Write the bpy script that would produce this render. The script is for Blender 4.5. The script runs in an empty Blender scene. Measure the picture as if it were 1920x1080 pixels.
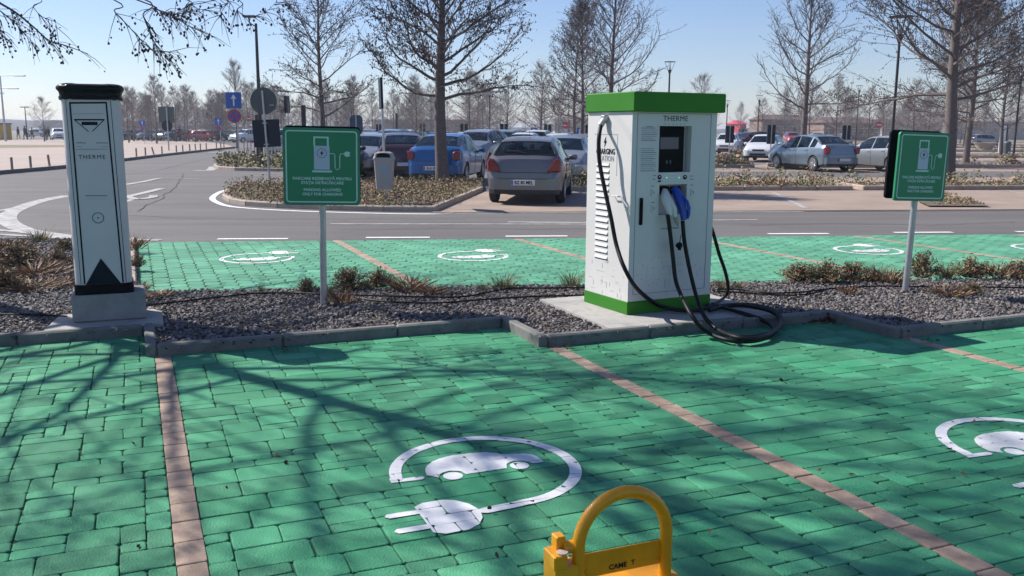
import bpy, bmesh, math, random
from mathutils import Vector, Matrix
R = math.radians
SC = bpy.context.scene
COL = SC.collection
random.seed(7)

# ------------------------------------------------------------------ camera
CAM_H = 1.6; F = 1700.0; PITCH = math.atan(295 / 1700); ROLL = R(0.3)
cd = bpy.data.cameras.new("camera"); cam = bpy.data.objects.new("camera", cd); COL.objects.link(cam)
cd.sensor_width = 36; cd.lens = 36 * F / 1920; cd.clip_start = 0.05; cd.clip_end = 6000
cam.matrix_world = (Matrix.Translation((0, 0, CAM_H)) @ Matrix.Rotation(math.pi / 2 - PITCH, 4, 'X')
                    @ Matrix.Rotation(ROLL, 4, 'Z'))
SC.camera = cam

# ------------------------------------------------------------------ sky, sun, exposure
SUN_AZ = R(-63.0); SUN_EL = R(42.0)
w = bpy.data.worlds.new("World"); SC.world = w; w.use_nodes = True
nt = w.node_tree; nt.nodes.clear()
sky = nt.nodes.new('ShaderNodeTexSky'); sky.sky_type = 'NISHITA'; sky.sun_disc = False
sky.sun_elevation = SUN_EL; sky.sun_rotation = SUN_AZ
sky.air_density = 1.0; sky.dust_density = 0.25; sky.ozone_density = 2.0; sky.altitude = 100
bg = nt.nodes.new('ShaderNodeBackground'); bg.inputs[1].default_value = 0.072
ow = nt.nodes.new('ShaderNodeOutputWorld')
tint = nt.nodes.new('ShaderNodeMix'); tint.data_type = 'RGBA'; tint.blend_type = 'MULTIPLY'; tint.inputs['Factor'].default_value = 1
tint.inputs['B'].default_value = (0.97, 1.0, 1.22, 1)
nt.links.new(sky.outputs[0], tint.inputs['A']); nt.links.new(tint.outputs['Result'], bg.inputs[0]); nt.links.new(bg.outputs[0], ow.inputs[0])
sd = Vector((math.sin(SUN_AZ) * math.cos(SUN_EL), math.cos(SUN_AZ) * math.cos(SUN_EL), math.sin(SUN_EL)))
ld = bpy.data.lights.new("sun", 'SUN'); ld.energy = 4.9; ld.angle = R(0.5); ld.color = (1.0, 0.95, 0.88)
lo = bpy.data.objects.new("sun", ld); COL.objects.link(lo)
lo.rotation_euler = sd.to_track_quat('Z', 'Y').to_euler(); lo.location = sd * 50
SC.view_settings.view_transform = 'Standard'; SC.view_settings.look = 'None'
SC.view_settings.gamma = 1; SC.view_settings.exposure = 0.6; SC.view_settings.use_curve_mapping = False
SC.cycles.max_bounces = 6; SC.cycles.transparent_max_bounces = 12

# ------------------------------------------------------------------ where a line of sight meets the ground / a wall
def ray(px, py):
    c, s = math.cos(PITCH), math.sin(PITCH); cr, sr = math.cos(ROLL), math.sin(ROLL)
    a = px - 960; b = 540 - py
    u = (a * cr - b * sr) / F; v = (a * sr + b * cr) / F
    return Vector((u, c + v * s, -s + v * c))
def at(px, py, z=0.0):
    d = ray(px, py); t = (z - CAM_H) / d.z
    return Vector((d.x * t, d.y * t, z))
def fx(px, Y):
    d = ray(px, 243); return d.x / d.y * Y
def atY(px, py, Y):
    d = ray(px, py); k = Y / d.y
    return Vector((d.x * k, Y, CAM_H + d.z * k))
def on_plane(px, py, O, ang, off=0.0):
    """metres along a wall that starts at O and runs at angle ang; off = distance in front of it"""
    d = ray(px, py); t = (math.cos(ang), math.sin(ang)); n = (-t[1], t[0])
    k = (O[0] * n[0] + O[1] * n[1] - off) / (d.x * n[0] + d.y * n[1])
    X, Y = d.x * k, d.y * k
    return ((X - O[0]) * t[0] + (Y - O[1]) * t[1], CAM_H + d.z * k)

# ------------------------------------------------------------------ materials
MATS = {}
def mat(name, col, rough=0.6, metal=0.0, var=0.0, vs=8.0, bump=0.0, bs=60.0, spec=0.5, coat=0.0, col2=None, detail=4.0, trans=0.0, em=None, rnd=0.0, streak=0.0, wear=None):
    if name in MATS: return MATS[name]
    m = bpy.data.materials.new(name); m.use_nodes = True; t = m.node_tree
    b = t.nodes['Principled BSDF']; N = t.nodes.new; L = t.links.new
    b.inputs['Base Color'].default_value = (*col, 1); b.inputs['Roughness'].default_value = rough
    b.inputs['Metallic'].default_value = metal; b.inputs['Specular IOR Level'].default_value = spec
    b.inputs['Coat Weight'].default_value = coat; b.inputs['Coat Roughness'].default_value = 0.06
    if trans: b.inputs['Transmission Weight'].default_value = trans
    if em: b.inputs['Emission Color'].default_value = (*em[0], 1); b.inputs['Emission Strength'].default_value = em[1]
    tc = N('ShaderNodeTexCoord')
    src = None
    if var or col2:
        n = N('ShaderNodeTexNoise'); n.inputs['Scale'].default_value = vs; n.inputs['Detail'].default_value = detail
        n.inputs['Roughness'].default_value = 0.65
        L(tc.outputs['Object'], n.inputs['Vector'])
        if streak:
            mp = N('ShaderNodeMapping'); mp.inputs['Scale'].default_value = (.35, streak * .35, 1); mp.inputs['Rotation'].default_value = (0, 0, R(-7))
            L(tc.outputs['Object'], mp.inputs['Vector']); L(mp.outputs[0], n.inputs['Vector'])
        r = N('ShaderNodeValToRGB'); r.color_ramp.elements[0].position = 0.34; r.color_ramp.elements[1].position = 0.68
        c2 = col2 if col2 else tuple(min(1, c * (1 + var)) for c in col)
        c1 = col if col2 else tuple(c * (1 - var) for c in col)
        r.color_ramp.elements[0].color = (*c1, 1); r.color_ramp.elements[1].color = (*c2, 1)
        L(n.outputs['Fac'], r.inputs['Fac']); src = r.outputs['Color']
    if rnd:
        at_ = N('ShaderNodeAttribute'); at_.attribute_name = 'rnd'
        mr = N('ShaderNodeMapRange'); mr.inputs['To Min'].default_value = 1 - rnd; mr.inputs['To Max'].default_value = 1 + rnd
        L(at_.outputs['Fac'], mr.inputs['Value'])
        mx = N('ShaderNodeMix'); mx.data_type = 'RGBA'; mx.blend_type = 'MULTIPLY'; mx.inputs['Factor'].default_value = 1
        if src: L(src, mx.inputs['A'])
        else: mx.inputs['A'].default_value = (*col, 1)
        L(mr.outputs[0], mx.inputs['B']); src = mx.outputs['Result']
    if wear:                       # wear = (colour, noise scale, where it starts 0..1, how much)
        wn = N('ShaderNodeTexNoise'); wn.inputs['Scale'].default_value = wear[1]; wn.inputs['Detail'].default_value = 10; wn.inputs['Roughness'].default_value = .7
        L(tc.outputs['Object'], wn.inputs['Vector'])
        wr = N('ShaderNodeMapRange'); wr.inputs['From Min'].default_value = wear[2]; wr.inputs['From Max'].default_value = wear[2] + .05; wr.inputs['To Max'].default_value = wear[3]
        L(wn.outputs['Fac'], wr.inputs['Value'])
        wm = N('ShaderNodeMix'); wm.data_type = 'RGBA'; L(wr.outputs[0], wm.inputs['Factor'])
        if src: L(src, wm.inputs['A'])
        else: wm.inputs['A'].default_value = (*col, 1)
        wm.inputs['B'].default_value = (*wear[0], 1); src = wm.outputs['Result']
    if src: L(src, b.inputs['Base Color'])
    if bump:
        n2 = N('ShaderNodeTexNoise'); n2.inputs['Scale'].default_value = bs; n2.inputs['Detail'].default_value = 5
        L(tc.outputs['Object'], n2.inputs['Vector'])
        bp = N('ShaderNodeBump'); bp.inputs['Strength'].default_value = bump; bp.inputs['Distance'].default_value = 0.01
        L(n2.outputs['Fac'], bp.inputs['Height']); L(bp.outputs[0], b.inputs['Normal'])
    MATS[name] = m
    return m

M_GREEN = mat('green_paint', (0.032, 0.22, 0.108), 0.72, col2=(0.080, 0.295, 0.16), vs=2.2, bump=0.6, bs=110, rnd=0.22, detail=14, spec=0.25, wear=((.13, .19, .15), 14, .64, .6))
M_GROUT = mat('green_joint', (0.012, 0.07, 0.04), 0.9, var=0.4, vs=6, bump=0.3)
M_PINK = mat('pink_paver', (0.34, 0.245, 0.18), 0.8, var=0.25, vs=9, bump=0.35, bs=120, rnd=0.16)
M_WPAINT = mat('white_road_paint', (0.66, 0.66, 0.67), 0.6, col2=(0.80, 0.80, 0.80), vs=7, bump=0.2, bs=150)
M_OLDPAINT = mat('worn_road_paint', (0.24, 0.23, 0.225), 0.8, col2=(0.50, 0.49, 0.47), vs=5, bump=0.2, bs=100)
M_ASPH = mat('asphalt', (0.095, 0.088, 0.086), 0.85, col2=(0.148, 0.136, 0.130), vs=0.5, bump=0.5, bs=140, detail=14, streak=6, wear=((.06, .056, .056), .6, .60, .45))
M_TAN = mat('tan_paving', (0.25, 0.19, 0.155), 0.85, col2=(0.34, 0.26, 0.21), vs=0.9, bump=0.4, bs=60, detail=9)
M_PLAZA = mat('plaza_paving', (0.33, 0.265, 0.225), 0.85, col2=(0.39, 0.315, 0.265), vs=0.25, bump=0.2, bs=30, detail=6)
M_SOIL = mat('dry_soil', (0.095, 0.075, 0.060), 0.95, col2=(0.17, 0.13, 0.09), vs=2.2, bump=0.8, bs=50, detail=8)
M_FIELD = mat('field', (0.15, 0.125, 0.09), 0.95, col2=(0.2, 0.165, 0.115), vs=0.05, bump=0.3, bs=3, detail=8)
M_KERB = mat('kerb_concrete', (0.165, 0.160, 0.150), 0.85, wear=((.08, .075, .065), 6, .58, .5), var=0.2, vs=7, bump=0.4, bs=160, rnd=0.08)
M_KERBP = mat('pink_kerb', (0.37, 0.28, 0.225), 0.85, var=0.15, vs=6, bump=0.3, rnd=0.1)
M_CONC = mat('slab_concrete', (0.36, 0.345, 0.32), 0.85, wear=((.18, .17, .15), 5, .56, .45), var=0.16, vs=5, bump=0.35, bs=110)
M_CONC2 = mat('plinth_concrete', (0.25, 0.25, 0.245), 0.85, var=0.14, vs=6, bump=0.3, bs=110)
M_STONE = mat('gravel_stone', (0.155, 0.138, 0.132), 0.75, var=0.12, vs=30, rnd=0.9)
M_STEEL = mat('galvanised_steel', (0.42, 0.43, 0.44), 0.42, metal=0.65, var=0.1, vs=12, bump=0.08)
M_DSTEEL = mat('dark_post_paint', (0.022, 0.021, 0.024), 0.5)
M_BLACK = mat('black_plastic', (0.005, 0.005, 0.007), 0.6, spec=0.1)
M_RUB = mat('black_rubber', (0.007, 0.007, 0.008), 0.5, var=0.3, vs=14, spec=0.25)
M_WHITEM = mat('white_cabinet_paint', (0.60, 0.585, 0.57), 0.42, var=0.035, vs=3, bump=0.03, bs=30, detail=8)
M_WHITEP = mat('white_post_paint', (0.56, 0.52, 0.53), 0.4, var=0.03, vs=3)
M_CAPG = mat('bright_green_paint', (0.035, 0.185, 0.016), 0.55, spec=.2, var=0.06, vs=4)
M_SIGNG = mat('sign_green', (0.007, 0.20, 0.088), 0.45, var=0.05, vs=3)
M_SIGNW = mat('sign_white', (0.46, 0.66, 0.60), 0.5)
M_SIGNGREY = mat('sign_grey', (0.42, 0.50, 0.60), 0.5)
M_INK = mat('dark_ink', (0.005, 0.012, 0.020), 0.5, spec=.15)
M_INK2 = mat('grey_ink', (0.16, 0.20, 0.23), 0.6)
M_INK3 = mat('pale_ink', (0.30, 0.35, 0.37), 0.6)
M_YEL = mat('yellow_enamel', (0.80, 0.335, 0.0), 0.38, var=0.12, vs=9, coat=0.15, bump=.12, bs=70, detail=8, wear=((.12, .07, .03), 38, .67, .8))
M_GLASS = mat('car_glass', (0.018, 0.026, 0.028), 0.05, spec=0.8, coat=0.4)
M_CGLASS = bpy.data.materials.new('tinted_car_glass'); M_CGLASS.use_nodes = True
_t = M_CGLASS.node_tree; _t.nodes.clear(); _o = _t.nodes.new('ShaderNodeOutputMaterial'); _x = _t.nodes.new('ShaderNodeMixShader'); _g = _t.nodes.new('ShaderNodeBsdfGlossy'); _p = _t.nodes.new('ShaderNodeBsdfTransparent'); _f = _t.nodes.new('ShaderNodeLayerWeight'); _q = _t.nodes.new('ShaderNodeMath'); _m = _t.nodes.new('ShaderNodeMath')
_g.inputs['Roughness'].default_value = .03; _g.inputs['Color'].default_value = (.8, .9, .9, 1); _p.inputs['Color'].default_value = (.30, .37, .35, 1); _f.inputs['Blend'].default_value = .5; _q.operation = 'POWER'; _q.inputs[1].default_value = 3.5; _t.links.new(_f.outputs['Facing'], _q.inputs[0])
_m.operation = 'MULTIPLY_ADD'; _m.inputs[1].default_value = .75; _m.inputs[2].default_value = .05
_t.links.new(_q.outputs[0], _m.inputs[0]); _t.links.new(_m.outputs[0], _x.inputs[0]); _t.links.new(_p.outputs[0], _x.inputs[1]); _t.links.new(_g.outputs[0], _x.inputs[2]); _t.links.new(_x.outputs[0], _o.inputs[0])
M_SEAT = mat('seat_cloth', (0.035, 0.035, 0.038), 0.9)
M_TYRE = mat('tyre_rubber', (0.016, 0.016, 0.017), 0.8)
M_RIM = mat('alloy', (0.45, 0.46, 0.48), 0.3, metal=0.7)
M_TRIM = mat('black_trim', (0.012, 0.012, 0.013), 0.55)
M_TAIL = mat('red_lens', (0.20, 0.004, 0.014), 0.18, coat=0.6)
M_LAMPC = mat('clear_lens', (0.55, 0.6, 0.62), 0.12, coat=0.7)
M_PLATE = mat('plate_white', (0.62, 0.64, 0.66), 0.5)
M_BARK = mat('bark', (0.095, 0.078, 0.075), 0.9, col2=(0.155, 0.13, 0.125), vs=14, bump=0.8, bs=45)
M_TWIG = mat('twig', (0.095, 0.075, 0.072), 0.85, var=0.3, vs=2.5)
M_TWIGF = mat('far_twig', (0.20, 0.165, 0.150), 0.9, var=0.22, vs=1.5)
M_CONE = mat('cone', (0.045, 0.028, 0.028), 0.85)
M_BLUE = mat('sign_blue', (0.012, 0.10, 0.42), 0.45)
M_RED = mat('sign_red', (0.50, 0.02, 0.04), 0.45)
M_PWHITE = mat('pure_white_paint', (0.78, 0.78, 0.78), 0.5)
M_GBACK = mat('sign_back_grey', (0.065, 0.085, 0.088), 0.5)
M_GBACK2 = mat('sign_back_dark', (0.018, 0.026, 0.04), 0.5, spec=.15)
M_BIN = mat('bin_grey', (0.30, 0.31, 0.31), 0.5, var=0.05)
M_PANELGLOW = mat('display_screen', (0.09, 0.09, 0.12), 0.25)
M_CBLUE = mat('connector_blue', (0.012, 0.06, 0.36), 0.4)
M_CWHITE = mat('connector_white', (0.58, 0.58, 0.56), 0.4)
M_LED = mat('green_led', (0.1, 0.5, 0.3), 0.3, em=((0.25, 1.0, 0.6), 0.8))
M_LEAF_B = mat('dry_leaf_brown', (0.23, 0.16, 0.085), 0.8, rnd=0.6)
M_LEAF_G = mat('dry_leaf_green', (0.155, 0.165, 0.065), 0.8, rnd=0.6)
M_LEAF_R = mat('dry_leaf_russet', (0.24, 0.135, 0.08), 0.8, rnd=0.6)
M_LITTER = mat('leaf_litter', (0.13, 0.05, 0.03), 0.9, rnd=0.5)
M_SKIN = mat('skin', (0.42, 0.26, 0.19), 0.6)
M_COAT = mat('dark_cloth', (0.02, 0.02, 0.03), 0.9)
M_JEANS = mat('jeans', (0.03, 0.04, 0.08), 0.9)
M_WALL1 = mat('brown_render', (0.22, 0.155, 0.13), 0.9, var=0.1, vs=0.4)
M_WALL2 = mat('pale_render', (0.34, 0.31, 0.29), 0.9, var=0.1, vs=0.4)
M_ROOFB = mat('roof_brown', (0.115, 0.07, 0.06), 0.9, var=0.15, vs=0.8)
M_PURPLE = mat('far_wood', (0.075, 0.075, 0.085), 0.95, col2=(0.10, 0.098, 0.10), vs=0.05)

# ------------------------------------------------------------------ mesh builder
class MB:
    def __init__(s): s.v = []; s.f = []; s.m = []; s.r = []; s.mats = []; s.cur = 0; s.rv = 0.5
    def use(s, m):
        if m not in s.mats: s.mats.append(m)
        s.cur = s.mats.index(m); return s
    def add(s, vs, fs):
        o = len(s.v); s.v += [tuple(p) for p in vs]
        for f in fs: s.f.append(tuple(i + o for i in f)); s.m.append(s.cur); s.r.append(s.rv)
        return s
    def box(s, c, d, rz=0.0, tx=0.0, M=None, bev=0.0):
        x, y, z = d[0] / 2, d[1] / 2, d[2] / 2
        if bev:
            b = min(bev, x * .9, y * .9, z * .9); vs = []
            for (k, bx) in ((-z, b), (-z + b, 0), (z - b, 0), (z, b)):
                for (px, py) in ((-x + b, -y), (x - b, -y), (x, -y + b), (x, y - b), (x - b, y), (-x + b, y), (-x, y - b), (-x, -y + b)):
                    sx = 1 - bx / x; sy = 1 - bx / y
                    vs.append((px * sx, py * sy, k))
            fs = [tuple(range(7, -1, -1)), tuple(range(24, 32))]
            for q in range(3):
                for i in range(8): j = (i + 1) % 8; fs.append((q * 8 + i, q * 8 + j, q * 8 + 8 + j, q * 8 + 8 + i))
        else:
            vs = [(-x, -y, -z), (x, -y, -z), (x, y, -z), (-x, y, -z), (-x, -y, z), (x, -y, z), (x, y, z), (-x, y, z)]
            fs = [(3, 2, 1, 0), (4, 5, 6, 7), (0, 1, 5, 4), (1, 2, 6, 5), (2, 3, 7, 6), (3, 0, 4, 7)]
        T = Matrix.Translation(c) @ Matrix.Rotation(rz, 4, 'Z') @ Matrix.Rotation(tx, 4, 'X')
        if M is not None: T = M @ T
        return s.add([T @ Vector(p) for p in vs], fs)
    def tube(s, pts, rad, n=6, cap=True, closed=False):
        pts = [Vector(p) for p in pts]; k = len(pts)
        if not hasattr(rad, '__len__'): rad = [rad] * k
        vs = []; prev = None
        for i, p in enumerate(pts):
            if closed: t = pts[(i + 1) % k] - pts[i - 1]
            else: t = pts[min(i + 1, k - 1)] - pts[max(i - 1, 0)]
            if t.length < 1e-9: t = Vector((0, 0, 1))
            t.normalize()
            if prev is None: a = t.orthogonal().normalized()
            else:
                a = prev - t * prev.dot(t)
                a = a.normalized() if a.length > 1e-6 else t.orthogonal().normalized()
            prev = a; b = t.cross(a)
            for j in range(n):
                q = 2 * math.pi * j / n; vs.append(p + (a * math.cos(q) + b * math.sin(q)) * rad[i])
        fs = []
        for i in range(k if closed else k - 1):
            i2 = (i + 1) % k
            for j in range(n): fs.append((i * n + j, i * n + (j + 1) % n, i2 * n + (j + 1) % n, i2 * n + j))
        if cap and not closed: fs.append(tuple(range(n - 1, -1, -1))); fs.append(tuple((k - 1) * n + j for j in range(n)))
        return s.add(vs, fs)
    def lathe(s, prof, n=20, M=None):
        M = M or Matrix(); vs = []
        for (r, z) in prof:
            for j in range(n): q = 2 * math.pi * j / n; vs.append(M @ Vector((r * math.cos(q), r * math.sin(q), z)))
        fs = []
        for i in range(len(prof) - 1):
            for j in range(n): fs.append((i * n + j, i * n + (j + 1) % n, (i + 1) * n + (j + 1) % n, (i + 1) * n + j))
        if prof[0][0] > 1e-5: fs.append(tuple(range(n - 1, -1, -1)))
        if prof[-1][0] > 1e-5: fs.append(tuple((len(prof) - 1) * n + j for j in range(n)))
        return s.add(vs, fs)
    def prism(s, poly, z0, z1, M=None):
        M = M or Matrix(); n = len(poly)
        vs = [M @ Vector((p[0], p[1], z0)) for p in poly] + [M @ Vector((p[0], p[1], z1)) for p in poly]
        return s.add(vs, [tuple(range(n - 1, -1, -1)), tuple(range(n, 2 * n))] + [(i, (i + 1) % n, n + (i + 1) % n, n + i) for i in range(n)])
    def poly(s, pts): return s.add(pts, [tuple(range(len(pts)))])
    def build(s, name, parent=None, smooth=False, rnd=False, angle=40, loc=None, rz=0):
        me = bpy.data.meshes.new(name); me.from_pydata(s.v, [], s.f)
        for m in s.mats: me.materials.append(m)
        me.polygons.foreach_set('material_index', s.m)
        if rnd:
            a = me.attributes.new('rnd', 'FLOAT', 'FACE'); a.data.foreach_set('value', s.r)
        if smooth:
            me.polygons.foreach_set('use_smooth', [True] * len(s.f))
            try: me.set_sharp_from_angle(angle=R(angle))
            except Exception: pass
        me.update()
        o = bpy.data.objects.new(name, me); COL.objects.link(o)
        if parent: o.parent = parent
        if loc is not None: o.location = loc
        o.rotation_euler.z = rz
        return o
def tag(o, label=None, cat=None, group=None, kind=None):
    if label: o['label'] = label
    if cat: o['category'] = cat
    if group: o['group'] = group
    if kind: o['kind'] = kind
    return o
def empty(name, loc=(0, 0, 0), rz=0.0, label=None, cat=None, group=None):
    o = bpy.data.objects.new(name, None); COL.objects.link(o); o.empty_display_size = 0.2
    o.location = loc; o.rotation_euler.z = rz
    return tag(o, label, cat, group)
KIDS = {}
def kids(o): return [c for c in COL.objects if c.parent == o]
def copy_tree(o, parent=None, cache={}):
    c = o.copy(); COL.objects.link(c)
    if parent: c.parent = parent
    if o.name not in cache: cache[o.name] = kids(o)
    for ch in cache[o.name]: copy_tree(ch, c)
    return c
def clip_convex(poly, clip):
    """clip a polygon by a convex one (counter-clockwise)"""
    out = list(poly); n = len(clip)
    for i in range(n):
        a = clip[i]; b = clip[(i + 1) % n]; ex, ey = b[0] - a[0], b[1] - a[1]
        inp = out; out = []
        if not inp: return []
        for k in range(len(inp)):
            p = inp[k]; q = inp[(k + 1) % len(inp)]
            dp = ex * (p[1] - a[1]) - ey * (p[0] - a[0]); dq = ex * (q[1] - a[1]) - ey * (q[0] - a[0])
            if dp >= 0: out.append(p)
            if (dp >= 0) != (dq >= 0):
                t = dp / (dp - dq); out.append((p[0] + (q[0] - p[0]) * t, p[1] + (q[1] - p[1]) * t))
    return out
def area(p): return 0.5 * sum(p[i][0] * p[(i + 1) % len(p)][1] - p[(i + 1) % len(p)][0] * p[i][1] for i in range(len(p)))
def text_mesh(body, size, ext=0.0, align='CENTER', space=1.0, bold=0.0):
    c = bpy.data.curves.new('txt', 'FONT'); c.body = body; c.size = size; c.align_x = align; c.align_y = 'CENTER'
    c.extrude = ext; c.space_character = space; c.offset = bold; c.resolution_u = 2
    o = bpy.data.objects.new('txt', c); COL.objects.link(o)
    dg = bpy.context.evaluated_depsgraph_get(); me = bpy.data.meshes.new_from_object(o.evaluated_get(dg))
    vs = [tuple(v.co) for v in me.vertices]; fs = [tuple(p.vertices) for p in me.polygons]
    bpy.data.objects.remove(o); bpy.data.curves.remove(c); bpy.data.meshes.remove(me)
    return vs, fs
def add_text(mb, body, size, M, space=1.0, bold=0.0, sx=1.0):
    vs, fs = text_mesh(body, size, space=space, bold=bold)
    return mb.add([M @ Vector((v[0] * sx, v[1], 0)) for v in vs], fs)
# a sheet lying in the xz plane, readable from -y
def XZ(x, y, z): return Matrix.Translation((x, y, z)) @ Matrix.Rotation(math.pi / 2, 4, 'X')
def smoothpath(pts, n=6):
    pts = [Vector(p) for p in pts]; out = []
    for i in range(len(pts) - 1):
        p0 = pts[max(i - 1, 0)]; p1 = pts[i]; p2 = pts[i + 1]; p3 = pts[min(i + 2, len(pts) - 1)]
        for k in range(n):
            t = k / n
            out.append(0.5 * ((2 * p1) + (p2 - p0) * t + (2 * p0 - 5 * p1 + 4 * p2 - p3) * t * t + (3 * p1 - p0 - 3 * p2 + p3) * t ** 3))
    out.append(pts[-1]); return out

# ------------------------------------------------------------------ the ground and its sheets
A = R(22.5)                      # the bays run 22.5 degrees left of straight ahead
V = Vector((math.cos(A), math.sin(A), 0)); U = Vector((-math.sin(A), math.cos(A), 0))
O1 = Vector((-2.53, 6.29, 0))
BAY = 2.73; STEP = -0.745; SL = 0.122
def W(v, u, z=0.0): p = O1 + V * v + U * u; return (p.x, p.y, z)
def row(x, o, z=0.0): return (x, o + SL * x, z)
def sheet(name, pts, m, z, kind='structure'):
    b = MB().use(m); b.poly([(p[0], p[1], z) for p in pts]); return tag(b.build(name), kind=kind)
def ribbon(mb, pts, wid, z, wid2=None):
    pts = smoothpath([(p[0], p[1], 0) for p in pts], 5); n = len(pts)
    L_, R_ = [], []
    for i, p in enumerate(pts):
        t = (pts[min(i + 1, n - 1)] - pts[max(i - 1, 0)]); t.z = 0; t.normalize(); q = Vector((-t.y, t.x, 0))
        ww = wid if wid2 is None else wid + (wid2 - wid) * i / (n - 1)
        L_.append((p + q * ww / 2).to_tuple()[:2] + (z,)); R_.append((p - q * ww / 2).to_tuple()[:2] + (z,))
    return mb.add(R_ + L_[::-1], [(i, i + 1, 2 * n - 2 - i, 2 * n - 1 - i) for i in range(n - 1)])

g = MB().use(M_FIELD); g.poly([(-2500, -60, -0.05), (2500, -60, -0.05), (2500, 3500, -0.05), (-2500, 3500, -0.05)])
tag(g.build('ground'), kind='structure')
sheet('road', [(-90, 5), (-90, 150), (120, 175), (150, 40), (60, 8)], M_ASPH, -0.012)
sheet('paved_bays', [row(-1.6, 18.15), row(60, 18.15), row(60, 24.4), row(-0.85, 24.4)], M_TAN, -0.004)
ROWS = [(25.2, 31.5), (36.3, 45.5), (51.0, 63.5), (69.0, 82.0), (88.0, 101.0), (107, 121), (127, 141)]
for a_, b_ in ROWS: sheet('paved_bays', [row(1.2 if a_ < 30 else -9, a_), row(90, a_), row(90, b_), row(1.8 if a_ < 30 else -9, b_)], M_TAN, -0.004)
# plaza on the left with its kerb
kp = [at(*q) for q in ((-60, 333), (0, 326), (120, 315), (230, 301.5), (320, 290.5), (438, 277.5))]
plz = [(-95, 20)] + [(p.x, p.y) for p in kp] + [(p.x, p.y) for p in [at(425, 273), at(390, 268), at(225, 264)]] + [(-95, 118)]
sheet('plaza', plz, M_PLAZA, 0.10)
sheet('grass_strip', [(-125, 62), (-45, 66), (-46, 72), (-130, 70)][:0] or [tuple(at(-80, 281)[:2]), tuple(at(140, 278)[:2]), tuple(at(150, 274)[:2]), tuple(at(-80, 274)[:2])], mat('dry_grass', (0.20, 0.165, 0.095), 0.95, var=0.2, vs=1), 0.106)
kb = MB().use(M_KERB)
kpp = smoothpath(kp, 8)
for i in range(len(kpp) - 1):
    a, b = kpp[i], kpp[i + 1]; d = (b - a); n = Vector((d.y, -d.x, 0)).normalized() * 0.16
    vs = [(a.x, a.y, -.05), (a.x + n.x, a.y + n.y, -.05), (b.x + n.x, b.y + n.y, -.05), (b.x, b.y, -.05)]
    vs += [(q[0], q[1], 0.13) for q in vs]
    kb.add(vs, [(4, 5, 6, 7), (0, 1, 5, 4), (1, 2, 6, 5), (2, 3, 7, 6), (3, 0, 4, 7)])
tag(kb.build('plaza_kerb'), kind='structure')

# ---- the bed of gravel between the two rows of green bays, with its saw-tooth kerb
def UF(i): return STEP * (i - 1)
bedpts = []
kerbs = []
for i in range(-2, 6):
    v0 = BAY * (i - 1); v1 = BAY * i
    kerbs.append(((v0, UF(i)), (v1, UF(i))))
    kerbs.append(((v1, UF(i)), (v1, UF(i + 1))))
    bedpts += [W(v0, UF(i)), W(v1, UF(i))]
bedpts.append(W(BAY * 5, UF(6)))
rear_n = 9.05; rear_f = 13.55
b = MB().use(M_SOIL)
left_edge = at(283, 552)
LE0 = Vector((-3.62, rear_n - 3.62 * .122)); LE1 = LE0 + Vector((U.x, U.y)) * ((rear_f - rear_n) / (U.y - SL * U.x))
poly = [(p[0], p[1], 0.045) for p in bedpts] + [row(13.5, rear_n, 0.045), (LE0.x, LE0.y, .045), (LE1.x, LE1.y, 0.045), (-16, 12.1, 0.045), (-16, 4, .045)]
me = MB().use(M_SOIL); me.poly(poly)
tag(me.build('gravel_bed'), kind='structure')
BEDP = [(p[0], p[1]) for p in poly]
def inside(x, y, P):
    c = False; n = len(P); j = n - 1
    for i in range(n):
        if (P[i][1] > y) != (P[j][1] > y) and x < (P[j][0] - P[i][0]) * (y - P[i][1]) / (P[j][1] - P[i][1]) + P[i][0]: c = not c
        j = i
    return c
KW = 0.075; KH = 0.085
kb = MB().use(M_KERB)
rk = random.Random(3)
def kerb_run(kb, a, b, h=KH, wdt=KW, seg=1.0, side=1, z0=-0.03, bev=.012):
    a = Vector(a); b = Vector(b); L = (b - a).length; n = max(1, round(L / seg)); d = (b - a) / n
    ang = math.atan2(d.y, d.x); nn = Vector((-math.sin(ang), math.cos(ang))) * wdt / 2 * side
    for k in range(n):
        c = a + d * (k + .5) + nn; kb.rv = rk.random()
        kb.box((c.x, c.y, (h + z0) / 2 + rk.uniform(-.002, .002)), (d.length - 0.006, wdt, h - z0), ang, bev=bev)
for (p, q) in kerbs:
    a = Vector(W(*p)[:2]); c = Vector(W(*q)[:2])
    if p[1] == q[1]: kerb_run(kb, a - Vector((V.x, V.y)) * 0.0, c - Vector((V.x, V.y)) * (KW + .003))
    else: kerb_run(kb, a + Vector((U.x, U.y)) * KW, c, side=-1)
tag(kb.build('kerb', rnd=True, smooth=True, angle=30), kind='structure')
kb = MB().use(M_KERBP)
kerb_run(kb, LE0 + Vector((U.x, U.y)) * .02, LE1, h=0.07, wdt=0.12, side=1, seg=.5)
kerb_run(kb, (LE0.x - .05, LE0.y - .006), row(13.5, rear_n)[:2], h=0.03, wdt=0.06, side=-1, seg=.8)
tag(kb.build('kerb', rnd=True), kind='structure')

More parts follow.
